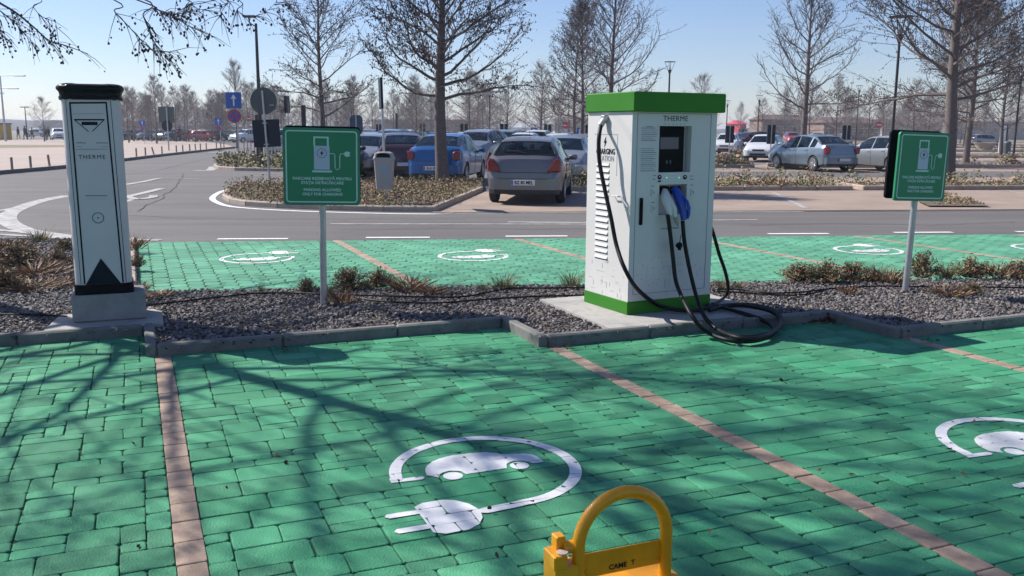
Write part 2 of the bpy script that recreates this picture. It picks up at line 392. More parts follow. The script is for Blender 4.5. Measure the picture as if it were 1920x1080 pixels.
# ---- painted paving blocks
BLOCKS = []                       # convex outlines, for cutting the painted emblems along the joints
def block(mb, poly, rr, joint=0.0018, cham=0.013, top=0.0, jit=0.003, keep=True):
    if area(poly) < 0.0012: return
    pts = []
    n = len(poly)
    for i in range(n):
        p = Vector(poly[i]); a = Vector(poly[i - 1]) - p; c = Vector(poly[(i + 1) % n]) - p
        ch = min(cham * rr.uniform(.5, 1.3), a.length * .3, c.length * .3)
        pts.append(p + a.normalized() * ch); pts.append(p + c.normalized() * ch)
    c = sum(pts, Vector((0, 0))) / len(pts)
    pts = [p + Vector((rr.uniform(-jit, jit), rr.uniform(-jit, jit))) for p in pts]
    def ring(d): return [c + (p - c) * max(0.2, 1 - d / max((p - c).length, 1e-4)) for p in pts]
    joint = joint * rr.uniform(.6, 1.9)
    t = top + rr.uniform(-.0015, .0015); sx = rr.uniform(-.007, .007); sy = rr.uniform(-.007, .007)
    vs = []
    for d, z in ((joint, -0.0095), (joint + .0018, t - .0022), (joint + .0062, t - .0002)):
        vs += [(p.x, p.y, (z if z < -0.01 else z + sx * (p.x - c.x) + sy * (p.y - c.y))) for p in ring(d)]
    m = len(pts); fs = []
    for k in range(2): fs += [(k * m + i, k * m + (i + 1) % m, (k + 1) * m + (i + 1) % m, (k + 1) * m + i) for i in range(m)]
    vs.append((c.x, c.y, t + .0006)); fs += [(2 * m + i, 2 * m + (i + 1) % m, 3 * m) for i in range(m)]
    mb.rv = rr.random(); mb.add(vs, fs)
    if keep: BLOCKS.append([tuple(p) for p in ring(.0013)])
def ashlar(mb, v0, v1, u0, u1, rr, clip=None):
    nv = round((v1 - v0) / 0.096); cv = (v1 - v0) / nv; cu = 0.088; nu = int((u1 - u0) / cu) + 1
    used = [[False] * nu for _ in range(nv)]
    opts = [((2, 2), .30), ((3, 2), .26), ((2, 1), .24), ((3, 1), .12), ((1, 1), .14), ((1, 2), .08)]
    for j in range(nu):
        i = 0
        while i < nv:
            if used[i][j]: i += 1; continue
            q = rr.random(); k = 0
            for (sz, pr) in opts:
                q -= pr
                if q <= 0: break
            a, bb = sz
            while a > 1 and (i + a > nv or any(used[i + x][j] for x in range(a))): a -= 1
            if j + bb > nu: bb = 1
            for x in range(a):
                for y in range(bb): used[i + x][j + y] = True
            va, vb = v0 + i * cv, v0 + (i + a) * cv; ub = u1 - j * cu; ua = max(u0, u1 - (j + bb) * cu)
            pl = [W(va, ua)[:2], W(vb, ua)[:2], W(vb, ub)[:2], W(va, ub)[:2]]
            if clip: pl = clip_convex(pl, clip)
            if len(pl) > 2: block(mb, pl, rr)
            i += a
rr = random.Random(11)
pv = MB().use(M_GREEN)
LW = 0.112
for i in range(-1, 5):
    v0 = BAY * (i - 1) + .04 + LW / 2; v1 = BAY * i + .04 - LW / 2
    ashlar(pv, v0, v1, UF(i) - (4.6 if i < 2 else 5.2), UF(i), rr)
NFRONT = len(BLOCKS)
# rear bays: plain staggered blocks
rearpoly = [(LE0.x, LE0.y), row(13.5, rear_n)[:2], row(11.5, rear_f)[:2], (LE1.x, LE1.y)]
rd = [Vector((x, rear_f + SL * x)) for x in (-2.58, 0.07, 2.74, 5.40, 8.1)]
Ld2 = (rear_f - rear_n) / (U.y - SL * U.x)
def rearclip(k):
    a = LE1 if k == 0 else rd[k - 1] + Vector((V.x, V.y)) * LW / 2 * 1.0
    bq = rd[k] - Vector((V.x, V.y)) * LW / 2 if k < len(rd) else Vector(row(13, rear_f)[:2])
    a0 = a - Vector((U.x, U.y)) * 6; b0 = bq - Vector((U.x, U.y)) * 6
    return clip_convex([tuple(a0), tuple(b0), tuple(bq + Vector((U.x, U.y)) * 1), tuple(a + Vector((U.x, U.y)) * 1)], [(-20, rear_n - 20 * SL), (20, rear_n + 20 * SL), (20, rear_f + 20 * SL), (-20, rear_f - 20 * SL)])
pv2 = MB().use(mat('green_paint_rear', (0.10, 0.305, 0.19), 0.75, var=0.22, vs=1.1, wear=((.16, .22, .17), 9, .62, .5), spec=.25, bump=0.3, bs=90, rnd=0.14, detail=8))
for k in range(len(rd) + 1):
    cl = rearclip(k)
    vs_ = [(Vector(p) - Vector((O1.x, O1.y))).dot(Vector((V.x, V.y))) for p in cl]; us_ = [(Vector(p) - Vector((O1.x, O1.y))).dot(Vector((U.x, U.y))) for p in cl]
    va = min(vs_)
    j = 0; u = min(us_) - .2
    cols_n = int((max(vs_) - va) / 0.165) + 1
    for ci in range(cols_n):
        off = (ci % 2) * 0.1
        uu = u - off
        while uu < max(us_):
            pl = [W(va + ci * .165, uu)[:2], W(va + (ci + 1) * .165, uu)[:2], W(va + (ci + 1) * .165, uu + .2)[:2], W(va + ci * .165, uu + .2)[:2]]
            pl = clip_convex(pl, cl)
            if len(pl) > 2: block(pv2, pl, rr, joint=.0026, cham=.03, jit=.005)
            uu += .2
# divider lines of pinkish pavers
pk = MB().use(M_PINK)
for i in range(-1, 5):
    vc = BAY * i + .04; ut = UF(i + 1)
    for k in range(26):
        u1_ = ut - k * .2; pl = [W(vc - LW / 2, u1_ - .2)[:2], W(vc + LW / 2, u1_ - .2)[:2], W(vc + LW / 2, u1_)[:2], W(vc - LW / 2, u1_)[:2]]
        block(pk, pl, rr, cham=.006, top=.001, jit=.0015)
cl_all = [(-20, rear_n - 20 * SL), (20, rear_n + 20 * SL), (20, rear_f + 20 * SL), (-20, rear_f - 20 * SL)]
for p in rd:
    for k in range(-2, 26):
        q = p - Vector((U.x, U.y)) * (k * .2); h = Vector((V.x, V.y)) * LW / 2; d = Vector((U.x, U.y)) * .2
        pl = clip_convex([tuple(q - h - d), tuple(q + h - d), tuple(q + h), tuple(q - h)], cl_all)
        if len(pl) > 2: block(pk, pl, rr, cham=.006, top=.001, jit=.0015)
tag(pv.build('painted_paving', smooth=True, rnd=True, angle=13), kind='structure')
tag(pv2.build('painted_paving', smooth=True, rnd=True, angle=13), kind='structure')
tag(pk.build('bay_line', smooth=True, rnd=True, angle=13), kind='structure')
# dark joint bed under the blocks
gb = MB().use(M_GROUT)
gb.poly([(-9, -1, -0.010), (12, -1, -0.010)] + [row(14, rear_f, -.010), (LE1.x, LE1.y, -.010), (LE0.x, LE0.y, -.010), (-9, 8, -.010)])
tag(gb.build('joint_bed'), kind='structure')

# ---- the painted emblems (car inside a cable ring with a plug)
def emblem_polys():
    P = []
    def stroke(pts, wd):
        pts = [Vector(p) for p in pts]; n = len(pts); L_ = []; R_ = []
        for i, p in enumerate(pts):
            t = (pts[min(i + 1, n - 1)] - pts[max(i - 1, 0)]).normalized(); q = Vector((-t.y, t.x)) * wd / 2
            L_.append(p + q); R_.append(p - q)
        for i in range(n - 1): P.append([R_[i], R_[i + 1], L_[i + 1], L_[i]])
    r = .43
    ring = [(-.44, .03)] + [(r * math.cos(R(a)), .018 + r * 1.02 * math.sin(R(a))) for a in range(174, -92, -6)] + [(-.06, -.428), (-.175, -.436)]
    stroke(ring, .058)
    stroke([(-.465, .028), (-.325, .016)], .04)
    for s_ in ((-.175, -.436), (-.325, .016)):
        P.append([Vector(s_) + Vector((math.cos(R(a)), math.sin(R(a)))) * (.028 if s_[0] > -.2 else .02) for a in range(0, 360, 45)])
    # car side view: strips between upper and lower outline, wheels left open by a gap
    top = [(-.285, .05), (-.275, .11), (-.25, .155), (-.21, .20), (-.16, .228), (-.10, .245), (0, .243), (.07, .23), (.118, .20), (.155, .16), (.20, .15), (.25, .14), (.285, .11), (.296, .06), (.296, .03)]
    def lower(x):
        y = -0.015 if x < .22 else -0.005
        if x < -.24: y = -.015 + (-.24 - x) * 1.2
        for cx, cy in ((-.175, -.012), (.168, -.004)):
            if abs(x - cx) < .064: y = max(y, cy + math.sqrt(max(0, .064 ** 2 - (x - cx) ** 2)))
        return y
    xs = sorted(set([round(-.285 + k * .0083, 4) for k in range(71)]))
    def topy(x):
        for i in range(len(top) - 1):
            if top[i][0] <= x <= top[i + 1][0] and top[i + 1][0] > top[i][0]: return top[i][1] + (top[i + 1][1] - top[i][1]) * (x - top[i][0]) / (top[i + 1][0] - top[i][0])
        return top[-1][1]
    for i in range(len(xs) - 1):
        a, c = xs[i], xs[i + 1]; P.append([Vector((a, lower(a))), Vector((c, lower(c))), Vector((c, topy(c))), Vector((a, topy(a)))])
    for cx, cy in ((-.175, -.012), (.168, -.004)):
        P.append([Vector((cx + .047 * math.cos(R(a)), cy + .047 * math.sin(R(a)))) for a in range(0, 360, 20)])
    # plug
    body = [(-.445, -.29), (-.40, -.262), (-.31, -.262), (-.26, -.285), (-.215, -.345), (-.192, -.428), (-.21, -.50), (-.245, -.555), (-.30, -.588), (-.40, -.592), (-.445, -.56)]
    P.append([Vector(p) for p in body[::-1]])
    for y in (-.345, -.50):
        P.append([Vector(p) for p in ((-.575, y - .022), (-.44, y - .022), (-.44, y + .022), (-.575, y + .022), (-.59, y))])
    return P
EMB = emblem_polys()
def emblem(cx, cy, rot, label):
    mb = MB().use(M_WPAINT); ca, sa = math.cos(rot), math.sin(rot)
    near = [bk for bk in BLOCKS if abs(bk[0][0] - cx) < 1.1 and abs(bk[0][1] - cy) < 1.1]
    cen = [(sum(p[0] for p in bk) / len(bk), sum(p[1] for p in bk) / len(bk)) for bk in near]
    for ip, pl in enumerate(EMB):
        zp = .0032 + (ip % 5) * .00035 + (.002 if ip < 2 else 0)
        q = [(cx + p.x * ca - p.y * sa, cy + p.x * sa + p.y * ca) for p in pl]
        if area(q) < 0: q = q[::-1]
        mx = sum(p[0] for p in q) / len(q); my = sum(p[1] for p in q) / len(q); rad = max(math.hypot(p[0] - mx, p[1] - my) for p in q)
        for bk, c in zip(near, cen):
            if math.hypot(c[0] - mx, c[1] - my) > rad + .26: continue
            r_ = clip_convex(q, bk)
            if len(r_) > 2 and area(r_) > 1e-6: mb.poly([(p[0], p[1], zp) for p in r_])
    o = mb.build('charging_emblem'); o.location = (0, 0, 0)
    return tag(o, label, 'road marking', 'white charging emblems painted on the green bays')
e1 = W(1.40, -2.93); e2 = W(1.40 + BAY, -2.93 + STEP)
EMB_AT = []
emblem(e1[0], e1[1], A, 'large white emblem of car, ring and plug painted on the nearest green bay')
emblem(at(1925, 838).x + .05, at(1925, 838).y, A, 'white car and plug emblem cut off by the right edge in the near row')
for (px, py, tx) in ((482, 484, 'white ring emblem on the far green bay behind the left green sign'), (886, 480, 'white ring emblem on the far green bay between left sign and charging cabinet'), (1626, 469, 'white ring emblem on the far green bay just left of the right sign pole'), (1962, 465, 'white ring emblem on the far green bay at the right edge of the photo')):
    p = at(px, py); emblem(p.x, p.y, A + math.pi, tx)

# ---- road paint
RZ = [0]
def zz_():
    RZ[0] += 1; return -.0085 + .0011 * (RZ[0] % 9)
rp = MB().use(M_WPAINT)
def dash(mb, x0, y0, x1, y1, wd=.12, z=-.006):
    ribbon(mb, [at(x0, y0), (at(x0, y0) + at(x1, y1)) / 2, at(x1, y1)], wd, z)
for q in ((408, 447, 540, 446.5), (686, 444.5, 806, 444), (948, 442, 1064, 441.5), (1440, 437.5, 1554, 437), (1676, 435, 1786, 434.5), (1905, 433.5, 1990, 433)): dash(rp, *q, wd=.13)
rp.use(M_OLDPAINT)
dash(rp, 620, 419, 1130, 419.5, .11); dash(rp, 952, 415.5, 1100, 416.5, .16); dash(rp, 1335, 412, 1420, 411, .1)
dash(rp, 405, 394, 620, 404, .1) if False else None
# left markings: a bent guide line and two arrows
ribbon(rp, [at(*q) for q in ((128, 366), (80, 375), (42, 387), (17, 400), (14, 412), (28, 423), (60, 433), (130, 443))], .32, zz_())
ribbon(rp, [at(*q) for q in ((-30, 397), (20, 391), (48, 385))], .2, zz_())
ribbon(rp, [at(*q) for q in ((-30, 409), (0, 410), (22, 412))], .2, zz_())
ribbon(rp, [at(*q) for q in ((-30, 429), (40, 434), (130, 445), (300, 449.5))], .16, zz_())
ribbon(rp, [at(*q) for q in ((-30, 438), (60, 442), (128, 447))], .14, zz_())
ribbon(rp, [at(*q) for q in ((234, 346), (270, 340), (300, 334), (330, 334), (372, 334.5))], .24, zz_(), .1)
ribbon(rp, [at(*q) for q in ((234, 369), (262, 363), (304, 353))], .24, zz_())
ribbon(rp, [at(*q) for q in ((234, 366), (255, 373), (284, 370), (288, 366))], .2, zz_())
ribbon(rp, [at(*q) for q in ((234, 377), (255, 371))], .16, zz_())
ribbon(rp, [at(*q) for q in ((392, 286), (420, 285))], .5, zz_()); ribbon(rp, [at(*q) for q in ((432, 286.5), (446, 286.5))], .4, zz_())
ribbon(rp, [at(*q) for q in ((364, 319), (392, 319), (400, 312))], .35, zz_())
rp.use(mat('road_seam', (0.045, 0.042, 0.042), 0.8))
for pts in (((200, 400), (340, 408), (520, 411), (700, 409), (900, 411)), ((255, 395), (300, 372), (330, 350), (345, 322)), ((640, 430), (820, 427), (1000, 429), (1180, 426)), ((1400, 422), (1560, 418), (1740, 421), (1930, 415)), ((30, 350), (160, 338), (300, 318), (420, 290))):
    pp = [at(*q) for q in pts]; jj = []
    for i in range(len(pp) - 1):
        for k in range(8): z_ = pp[i].lerp(pp[i + 1], k / 8); jj.append(z_ + Vector((rk.uniform(-.05, .05), rk.uniform(-.05, .05), 0)))
    ribbon(rp, jj, .022, zz_() + .0005)
rp.use(M_OLDPAINT)
# rows beyond the road: pale bay lines
ribbon(rp, [at(1450, 361), at(1512, 391)], .11, .002)
for x in (14, 17.0, 20): ribbon(rp, [row(x - .7, 18.3), row(x, 24.2)], .11, .002)
ribbon(rp, [row(3.4, 18.3), row(4.1, 24.2)], .11, .002); ribbon(rp, [row(-1.6, 17.93), row(12, 17.93)], .08, -.006); ribbon(rp, [row(6, 17.93), row(40, 17.93)], .06, -.006)
tag(rp.build('road_marking'), kind='structure')

# ================================================================== gravel
rg = random.Random(5)
def stones(mb, P, n, zz, smin=.008, smax=.021, bbox=None, dens=None):
    xs = [p[0] for p in P]; ys = [p[1] for p in P]; x0, x1, y0, y1 = min(xs), max(xs), min(ys), max(ys)
    if bbox: x0, x1, y0, y1 = bbox
    k = 0; tries = 0
    while k < n and tries < n * 6:
        tries += 1
        x = rg.uniform(x0, x1); y = rg.uniform(y0, y1)
        if not inside(x, y, P): continue
        if dens and not dens(x, y): continue
        k += 1
        s = rg.uniform(smin, smax); a = rg.uniform(0, 6.28); ca, sa = math.cos(a), math.sin(a); el = rg.uniform(.55, 1.7)
        zt = zz + rg.uniform(-.004, .016); tl = rg.uniform(-.5, .5); vs = []
        for (px, py, pz) in ((-1, -.7, -.6), (.9, -.8, -.6), (1, .8, -.6), (-.8, .9, -.6), (-.7, -.5, .7), (.6, -.6, .8), (.7, .5, .6), (-.5, .6, .75)):
            qx = (px + rg.uniform(-.25, .25)) * s * el; qy = (py + rg.uniform(-.25, .25)) * s; qz = (pz + rg.uniform(-.2, .2)) * s * .6 + qx * tl
            vs.append((x + qx * ca - qy * sa, y + qx * sa + qy * ca, zt + qz))
        mb.rv = min(1, max(0, rg.gauss(.45, .27)))
        mb.add(vs, [(4, 5, 6, 7), (0, 1, 5, 4), (1, 2, 6, 5), (2, 3, 7, 6), (3, 0, 4, 7)])
gm = MB().use(M_STONE)
def visible_part(x, y): return -0.60 < x / max(y, .1) < 0.60
stones(gm, BEDP, 36000, .052, .006, .0165, bbox=(-5.6, 6.8, 5.4, 10.2), dens=visible_part)
stones(gm, BEDP, 3500, .052, .012, .024, bbox=(-10, -5.6, 6, 12.2))
stones(gm, BEDP, 7500, .052, bbox=(-8.2, -3.6, 7.5, 13.2), dens=visible_part)
tag(gm.build('gravel', rnd=True), 'grey gravel covering the bed between the green bays', kind='stuff')

# ================================================================== plants
rs = random.Random(21)
def leaf(mb, p, d, L_, wd, up=None):
    d = d.normalized(); q = d.cross(Vector((rs.uniform(-1, 1), rs.uniform(-1, 1), rs.uniform(-1, 1))))
    q = q.normalized() * wd if q.length > 1e-5 else Vector((wd, 0, 0))
    mb.rv = rs.random()
    mb.add([p - q * .5, p + q * .5, p + d * L_ * .6 + q * .6, p + d * L_, p + d * L_ * .6 - q * .6], [(0, 1, 2, 3, 4)])
def shrub_mesh(kind, r, h, dens=1.0):
    """kind: mound (leafy heath), blades (upright spiky tuft), thatch (russet dead tuft)"""
    leafs = MB(); stems = MB().use(M_TWIG)
    if kind == 'mound':
        for k in range(int(75 * dens)):
            a = rs.uniform(0, 6.28); e = rs.uniform(.15, 1.45); rr_ = r * rs.uniform(.6, 1.05)
            tip = Vector((math.cos(a) * math.cos(e) * rr_, math.sin(a) * math.cos(e) * rr_, math.sin(e) * h * rs.uniform(.65, 1.15)))
            base = Vector((tip.x * .25, tip.y * .25, 0)); mid = (base + tip) / 2 + Vector((0, 0, h * .12))
            stems.tube([base, mid, tip], [.0035, .0025, .001], n=3, cap=False)
            for q in range(int(15 * dens)):
                t = rs.uniform(.25, 1.05); p = base.lerp(mid, t * 2) if t < .5 else mid.lerp(tip, (t - .5) * 2)
                leafs.use(rs.choice([M_LEAF_G, M_LEAF_B, M_LEAF_B, M_LEAF_R] if kind == 'mound' else [M_LEAF_R]))
                leaf(leafs, p + Vector([rs.gauss(0, .01) for _ in range(3)]), Vector((rs.gauss(0, 1), rs.gauss(0, 1), rs.gauss(.5, 1))), rs.uniform(.012, .028), rs.uniform(.004, .009))
    elif kind == 'blades':
        for k in range(int(120 * dens)):
            a = rs.uniform(0, 6.28); b0 = Vector((math.cos(a), math.sin(a), 0)) * r * rs.uniform(0, .5)
            d = Vector((math.cos(a) * rs.uniform(.1, .8), math.sin(a) * rs.uniform(.1, .8), 1)); L_ = h * rs.uniform(.4, 1.15)
            p1 = b0 + d.normalized() * L_ * .55; p2 = p1 + (d + Vector((d.x * .8, d.y * .8, -.2))).normalized() * L_ * .45
            q = Vector((-math.sin(a + rs.uniform(-.8, .8)), math.cos(a), 0)) * rs.uniform(.0016, .0032)
            leafs.use(rs.choice([M_LEAF_G, M_LEAF_B, M_LEAF_G])); leafs.rv = rs.random()
            leafs.add([b0 - q, b0 + q, p1 + q * .8, p1 - q * .8, p2], [(0, 1, 2, 3), (3, 2, 4)])
        for k in range(8):
            stems.tube([(rs.uniform(-r, r) * .4, rs.uniform(-r, r) * .4, 0), (rs.uniform(-r, r) * .8, rs.uniform(-r, r) * .8, h * rs.uniform(.7, 1.3))], [.002, .001], n=3)
    else:
        for k in range(int(150 * dens)):
            a = rs.uniform(0, 6.28); rr_ = r * rs.uniform(.1, 1); b0 = Vector((math.cos(a), math.sin(a), 0)) * rr_ * .7
            d = Vector((math.cos(a) * rs.uniform(.2, 1.4), math.sin(a) * rs.uniform(.2, 1.4), rs.uniform(.3, 1.2)))
            leafs.use(rs.choice([M_LEAF_R, M_LEAF_B, M_LEAF_R])); leaf(leafs, b0 + Vector((0, 0, rs.uniform(0, h * .4))), d, h * rs.uniform(.3, .8), rs.uniform(.005, .011))
        for k in range(14):
            stems.tube([(rs.uniform(-r, r) * .5, rs.uniform(-r, r) * .5, 0), (rs.uniform(-r, r), rs.uniform(-r, r), h * rs.uniform(.5, 1.2))], [.003, .001], n=3)
    return leafs, stems
PROTO = {}
def plant(px, py, kind, r, h, label, z=.05, rot=None, name=None):
    p = at(px, py, z) if py is not None else px
    nm = name or {'mound': 'dry_shrub', 'blades': 'grass_tuft', 'thatch': 'dead_tuft'}[kind]
    root = empty(nm, p, rs.uniform(0, 6.28), label, {'mound': 'shrub', 'blades': 'grass tuft', 'thatch': 'dead plant'}[kind], 'half-dry plants in the gravel bed')
    var = (kind, rs.randint(0, 1))
    if var not in PROTO:
        l, s_ = shrub_mesh(kind, .2, .2, 1.2); PROTO[var] = (l.build('foliage', rnd=True), s_.build('stems'))
        PROTO[var][0].parent = root; PROTO[var][1].parent = root; pr = PROTO[var]
    else:
        pr = tuple(o.copy() for o in PROTO[var])
        for o in pr: COL.objects.link(o); o.parent = root
    root.scale = (r / .2, r / .2, h / .2 * .88)
    return root
plant(575, 548, 'mound', .13, .16, 'small green-brown shrub just left of the left sign pole')
plant(655, 543, 'mound', .26, .24, 'leafy dark shrub right of the left sign pole')
plant(712, 538, 'mound', .22, .20, 'leafy shrub in the middle of the clump beyond the left sign')
plant(765, 545, 'thatch', .26, .20, 'russet dead plant at the right end of the clump beyond the left sign')
plant(810, 552, 'thatch', .20, .12, 'flat straw-coloured tuft at the edge of the far green bay')
plant(640, 570, 'thatch', .16, .16, 'reddish dry tuft at the foot of the left sign pole')
plant(618, 560, 'blades', .08, .2, 'thin upright tuft beside the left sign pole')
plant(945, 541, 'blades', .26, .19, 'spiky grass tuft midway between sign and charging cabinet')
plant(905, 546, 'blades', .12, .12, 'low spiky tuft left of the larger grass tuft')
plant(1070, 538, 'blades', .22, .22, 'spiky grass tuft touching the left side of the charging cabinet')
plant(1352, 543, 'blades', .12, .16, 'small green tuft right behind the charging cabinet')
plant(1386, 541, 'blades', .10, .11, 'smallest tuft right of the charging cabinet near the pipe')
plant(490, 548, 'blades', .07, .12, 'tiny tuft at the near edge of the far left green bay')
plant(1500, 528, 'mound', .30, .22, 'leafy shrub at the left end of the right-hand clump')
plant(1550, 530, 'mound', .28, .25, 'leafy shrub second from the left in the right-hand clump')
plant(1598, 527, 'mound', .26, .22, 'mixed shrub in the middle of the right-hand clump')
plant(1640, 524, 'blades', .28, .24, 'upright grassy shrub left of the right sign pole')
plant(1668, 530, 'thatch', .25, .20, 'pale straw tuft against the right sign pole')
plant(1728, 520, 'mound', .24, .30, 'taller russet shrub right of the right sign pole')
plant(1775, 522, 'blades', .24, .24, 'grassy tuft second to the right of the right sign pole')
plant(1820, 520, 'mound', .30, .24, 'leafy shrub third to the right of the right sign pole')
plant(1868, 520, 'thatch', .26, .22, 'russet shrub near the right edge of the photo')
plant(1910, 522, 'mound', .28, .22, 'leafy shrub cut by the right edge of the photo')
plant(1780, 555, 'thatch', .24, .13, 'low straw tuft lying over the black pipe at right')
plant(1820, 550, 'mound', .16, .12, 'low shrub in front of the right-hand clump')
plant(1590, 552, 'thatch', .12, .12, 'small straw tuft by the pipe left of the right sign')
plant(75, 452, 'blades', .34, .22, 'spiky dry tuft at the road edge left of the charging post')
plant(250, 468, 'thatch', .2, .24, 'dry tuft at the road edge right of the charging post')
plant(30, 500, 'mound', .42, .30, 'largest yellowish shrub at the left edge of the photo')
plant(65, 520, 'thatch', .36, .22, 'broad straw-coloured shrub in the left bed')
plant(5, 545, 'mound', .34, .26, 'leafy shrub cut by the left edge of the photo')
plant(110, 500, 'mound', .26, .22, 'grey-green shrub left of the charging post')
plant(122, 470, 'mound', .2, .16, 'small shrub behind the charging post, left')
plant(60, 545, 'thatch', .34, .13, 'flat dead patch of plants low in the left bed')
plant(120, 535, 'thatch', .26, .12, 'flat dead patch beside the charging post plinth')
plant(20, 470, 'thatch', .3, .2, 'dry plant near the road at the left edge')
plant(300, 556, 'thatch', .18, .07, 'low dead stems by the pink kerb of the far bay')
plant(258, 500, 'mound', .12, .18, 'small dry shrub between charging post and pink kerb')
plant(262, 545, 'thatch', .12, .12, 'small dead tuft right of the charging post plinth')

# leaf litter in the kerb corners
lt = MB().use(M_LITTER)
def litter(px, py, n, r, z=.0):
    c = at(px, py, 0)
    for k in range(n):
        lt.rv = rs.random(); a = rs.uniform(0, 6.28); q = abs(rs.gauss(0, r * .5)); p = Vector((c.x + math.cos(a) * q, c.y + math.sin(a) * q * .6, z + rs.uniform(.004, .03) * max(0, 1 - q / r)))
        leaf(lt, p, Vector((rs.gauss(0, 1), rs.gauss(0, 1), rs.gauss(0, .35))), rs.uniform(.012, .04), rs.uniform(.008, .02))
litter(958, 612, 150, .12); litter(1550, 602, 380, .26); litter(285, 640, 60, .08); litter(1065, 652, 10, .1); litter(532, 658, 8, .08); litter(1740, 640, 12, .12); litter(1100, 655, 4, .3)
for _ in range(26): litter(rs.uniform(0, 1900), rs.uniform(700, 1060), 1, .02)
tag(lt.build('leaf_litter', rnd=True), 'dead brown leaves gathered in the kerb corners', kind='stuff')

# ================================================================== the charging cabinet
CA = R(27.5); CO = at(1176, 590.5, .083)
cab = empty('charging_cabinet', CO, CA, 'tall white charging cabinet with green top and black cables', 'charging station')
CW, CD = .87, .67
TOPB = on_plane(1184, 209, CO, CA)[1] - CO.z; TOPC = on_plane(1194, 171, CO, CA, off=.045)[1] - CO.z
def cf(px, py, off=0.0): x, z = on_plane(px, py, CO, CA, off); return x, z - CO.z
def cs(px, py, off=0.0):
    y, z = on_plane(px, py, CO, CA + math.pi / 2, -off); return y, z - CO.z
# body: side and back walls plus a front that leaves the display niche and the connector bay open
b = MB().use(M_WHITEM)
t = .02
b.box((t / 2, CD / 2, TOPB / 2), (t, CD, TOPB)); b.box((CW - t / 2, CD / 2, TOPB / 2), (t, CD, TOPB)); b.box((CW / 2, CD - t / 2, TOPB / 2), (CW - 2 * t, t, TOPB))
holes = []
x0, zt_ = cf(1237, 236); x1, zb_ = cf(1294, 322.5); holes.append((x0, x1, zb_, zt_)); D1 = holes[0]
x0, zt_ = cf(1236.5, 346.5); x1, zb_ = cf(1286, 401); holes.append((x0, x1, zb_, zt_)); D2 = holes[1]
def front_wall(mb, xa, xb, za, zb, hs, y0, th):
    xs = sorted(set([xa, xb] + [h[0] for h in hs] + [h[1] for h in hs])); zs = sorted(set([za, zb] + [h[2] for h in hs] + [h[3] for h in hs]))
    def solid(i, j):
        cx = (xs[i] + xs[i + 1]) / 2; cz = (zs[j] + zs[j + 1]) / 2
        return not any(h[0] < cx < h[1] and h[2] < cz < h[3] for h in hs)
    for i in range(len(xs) - 1):
        for j in range(len(zs) - 1):
            if solid(i, j): mb.poly([(xs[i], y0, zs[j]), (xs[i + 1], y0, zs[j]), (xs[i + 1], y0, zs[j + 1]), (xs[i], y0, zs[j + 1])])
    for h in hs:
        mb.add([(h[0], y0, h[2]), (h[1], y0, h[2]), (h[1], y0, h[3]), (h[0], y0, h[3]), (h[0], y0 + th, h[2]), (h[1], y0 + th, h[2]), (h[1], y0 + th, h[3]), (h[0], y0 + th, h[3])],
               [(1, 0, 4, 5), (2, 1, 5, 6), (3, 2, 6, 7), (0, 3, 7, 4)])
front_wall(b, t, CW - t, 0, TOPB, holes, .0, .10)
b.poly([(D2[0], .10, D2[2]), (D2[1], .10, D2[2]), (D2[1], .10, D2[3]), (D2[0], .10, D2[3])])
b.poly([(D1[0], .08, D1[2]), (D1[1], .08, D1[2]), (D1[1], .08, D1[3]), (D1[0], .08, D1[3])])
b.build('body', cab)
capb = MB().use(M_CAPG); cz = (TOPB + TOPC) / 2
capb.box((CW / 2 + .012, CD / 2 - .02, cz), (CW + .07, CD + .07, TOPC - TOPB), bev=.008); capb.build('top_cover', cab)
pb = MB().use(M_CAPG); pb.box((CW / 2, CD / 2, .055), (CW + .012, CD + .012, .11), bev=.004); pb.build('base_band', cab)
# front door: its joint drawn by a shallow dark gap, as four thin strips set into the wall
dr = MB().use(M_INK2)
dx0, dz1 = cf(1196, 212); dx1 = cf(1334, 212)[0]; dz0 = cf(1184, 549)[1] * .5 + cf(1321, 543)[1] * .5
g_ = .0035
for (cx, czz, lx, lz) in (((dx0), (dz0 + dz1) / 2, g_, dz1 - dz0), (dx1, (dz0 + dz1) / 2, g_, dz1 - dz0), ((dx0 + dx1) / 2, dz0, dx1 - dx0, g_), ((dx0 + dx1) / 2, dz1, dx1 - dx0, g_)):
    dr.box((cx, -.0012, czz), (lx, .0024, lz))
dr.build('door_joint', cab)
# display unit
b = MB().use(M_BLACK); dw = cf(1287, 280)[0]
b.box(((D1[0] + dw) / 2, .055, (D1[2] + D1[3]) / 2), (dw - D1[0] - .004, .05, D1[3] - D1[2] - .006), bev=.004)
du = b.build('display_unit', cab)
sx0, sz1 = cf(1242, 257.5); sx1, sz0 = cf(1275.5, 279.5)
b = MB().use(M_PANELGLOW); b.box(((sx0 + sx1) / 2, .028, (sz0 + sz1) / 2), (sx1 - sx0, .004, sz1 - sz0)); b.build('screen', du)
b = MB().use(M_INK3); nx, nz = cf(1257.5, 304)
for k in (0, 1):
    for sgn in (-1, 1):
        b.tube([(nx + sgn * (.008 + k * .011) + sgn * .005 * math.cos(a), .0285, nz + (.012 + k * .006) * math.sin(a)) for a in (-1.2, -.6, 0, .6, 1.2)], .0015, n=4)
b.build('card_symbol', du)
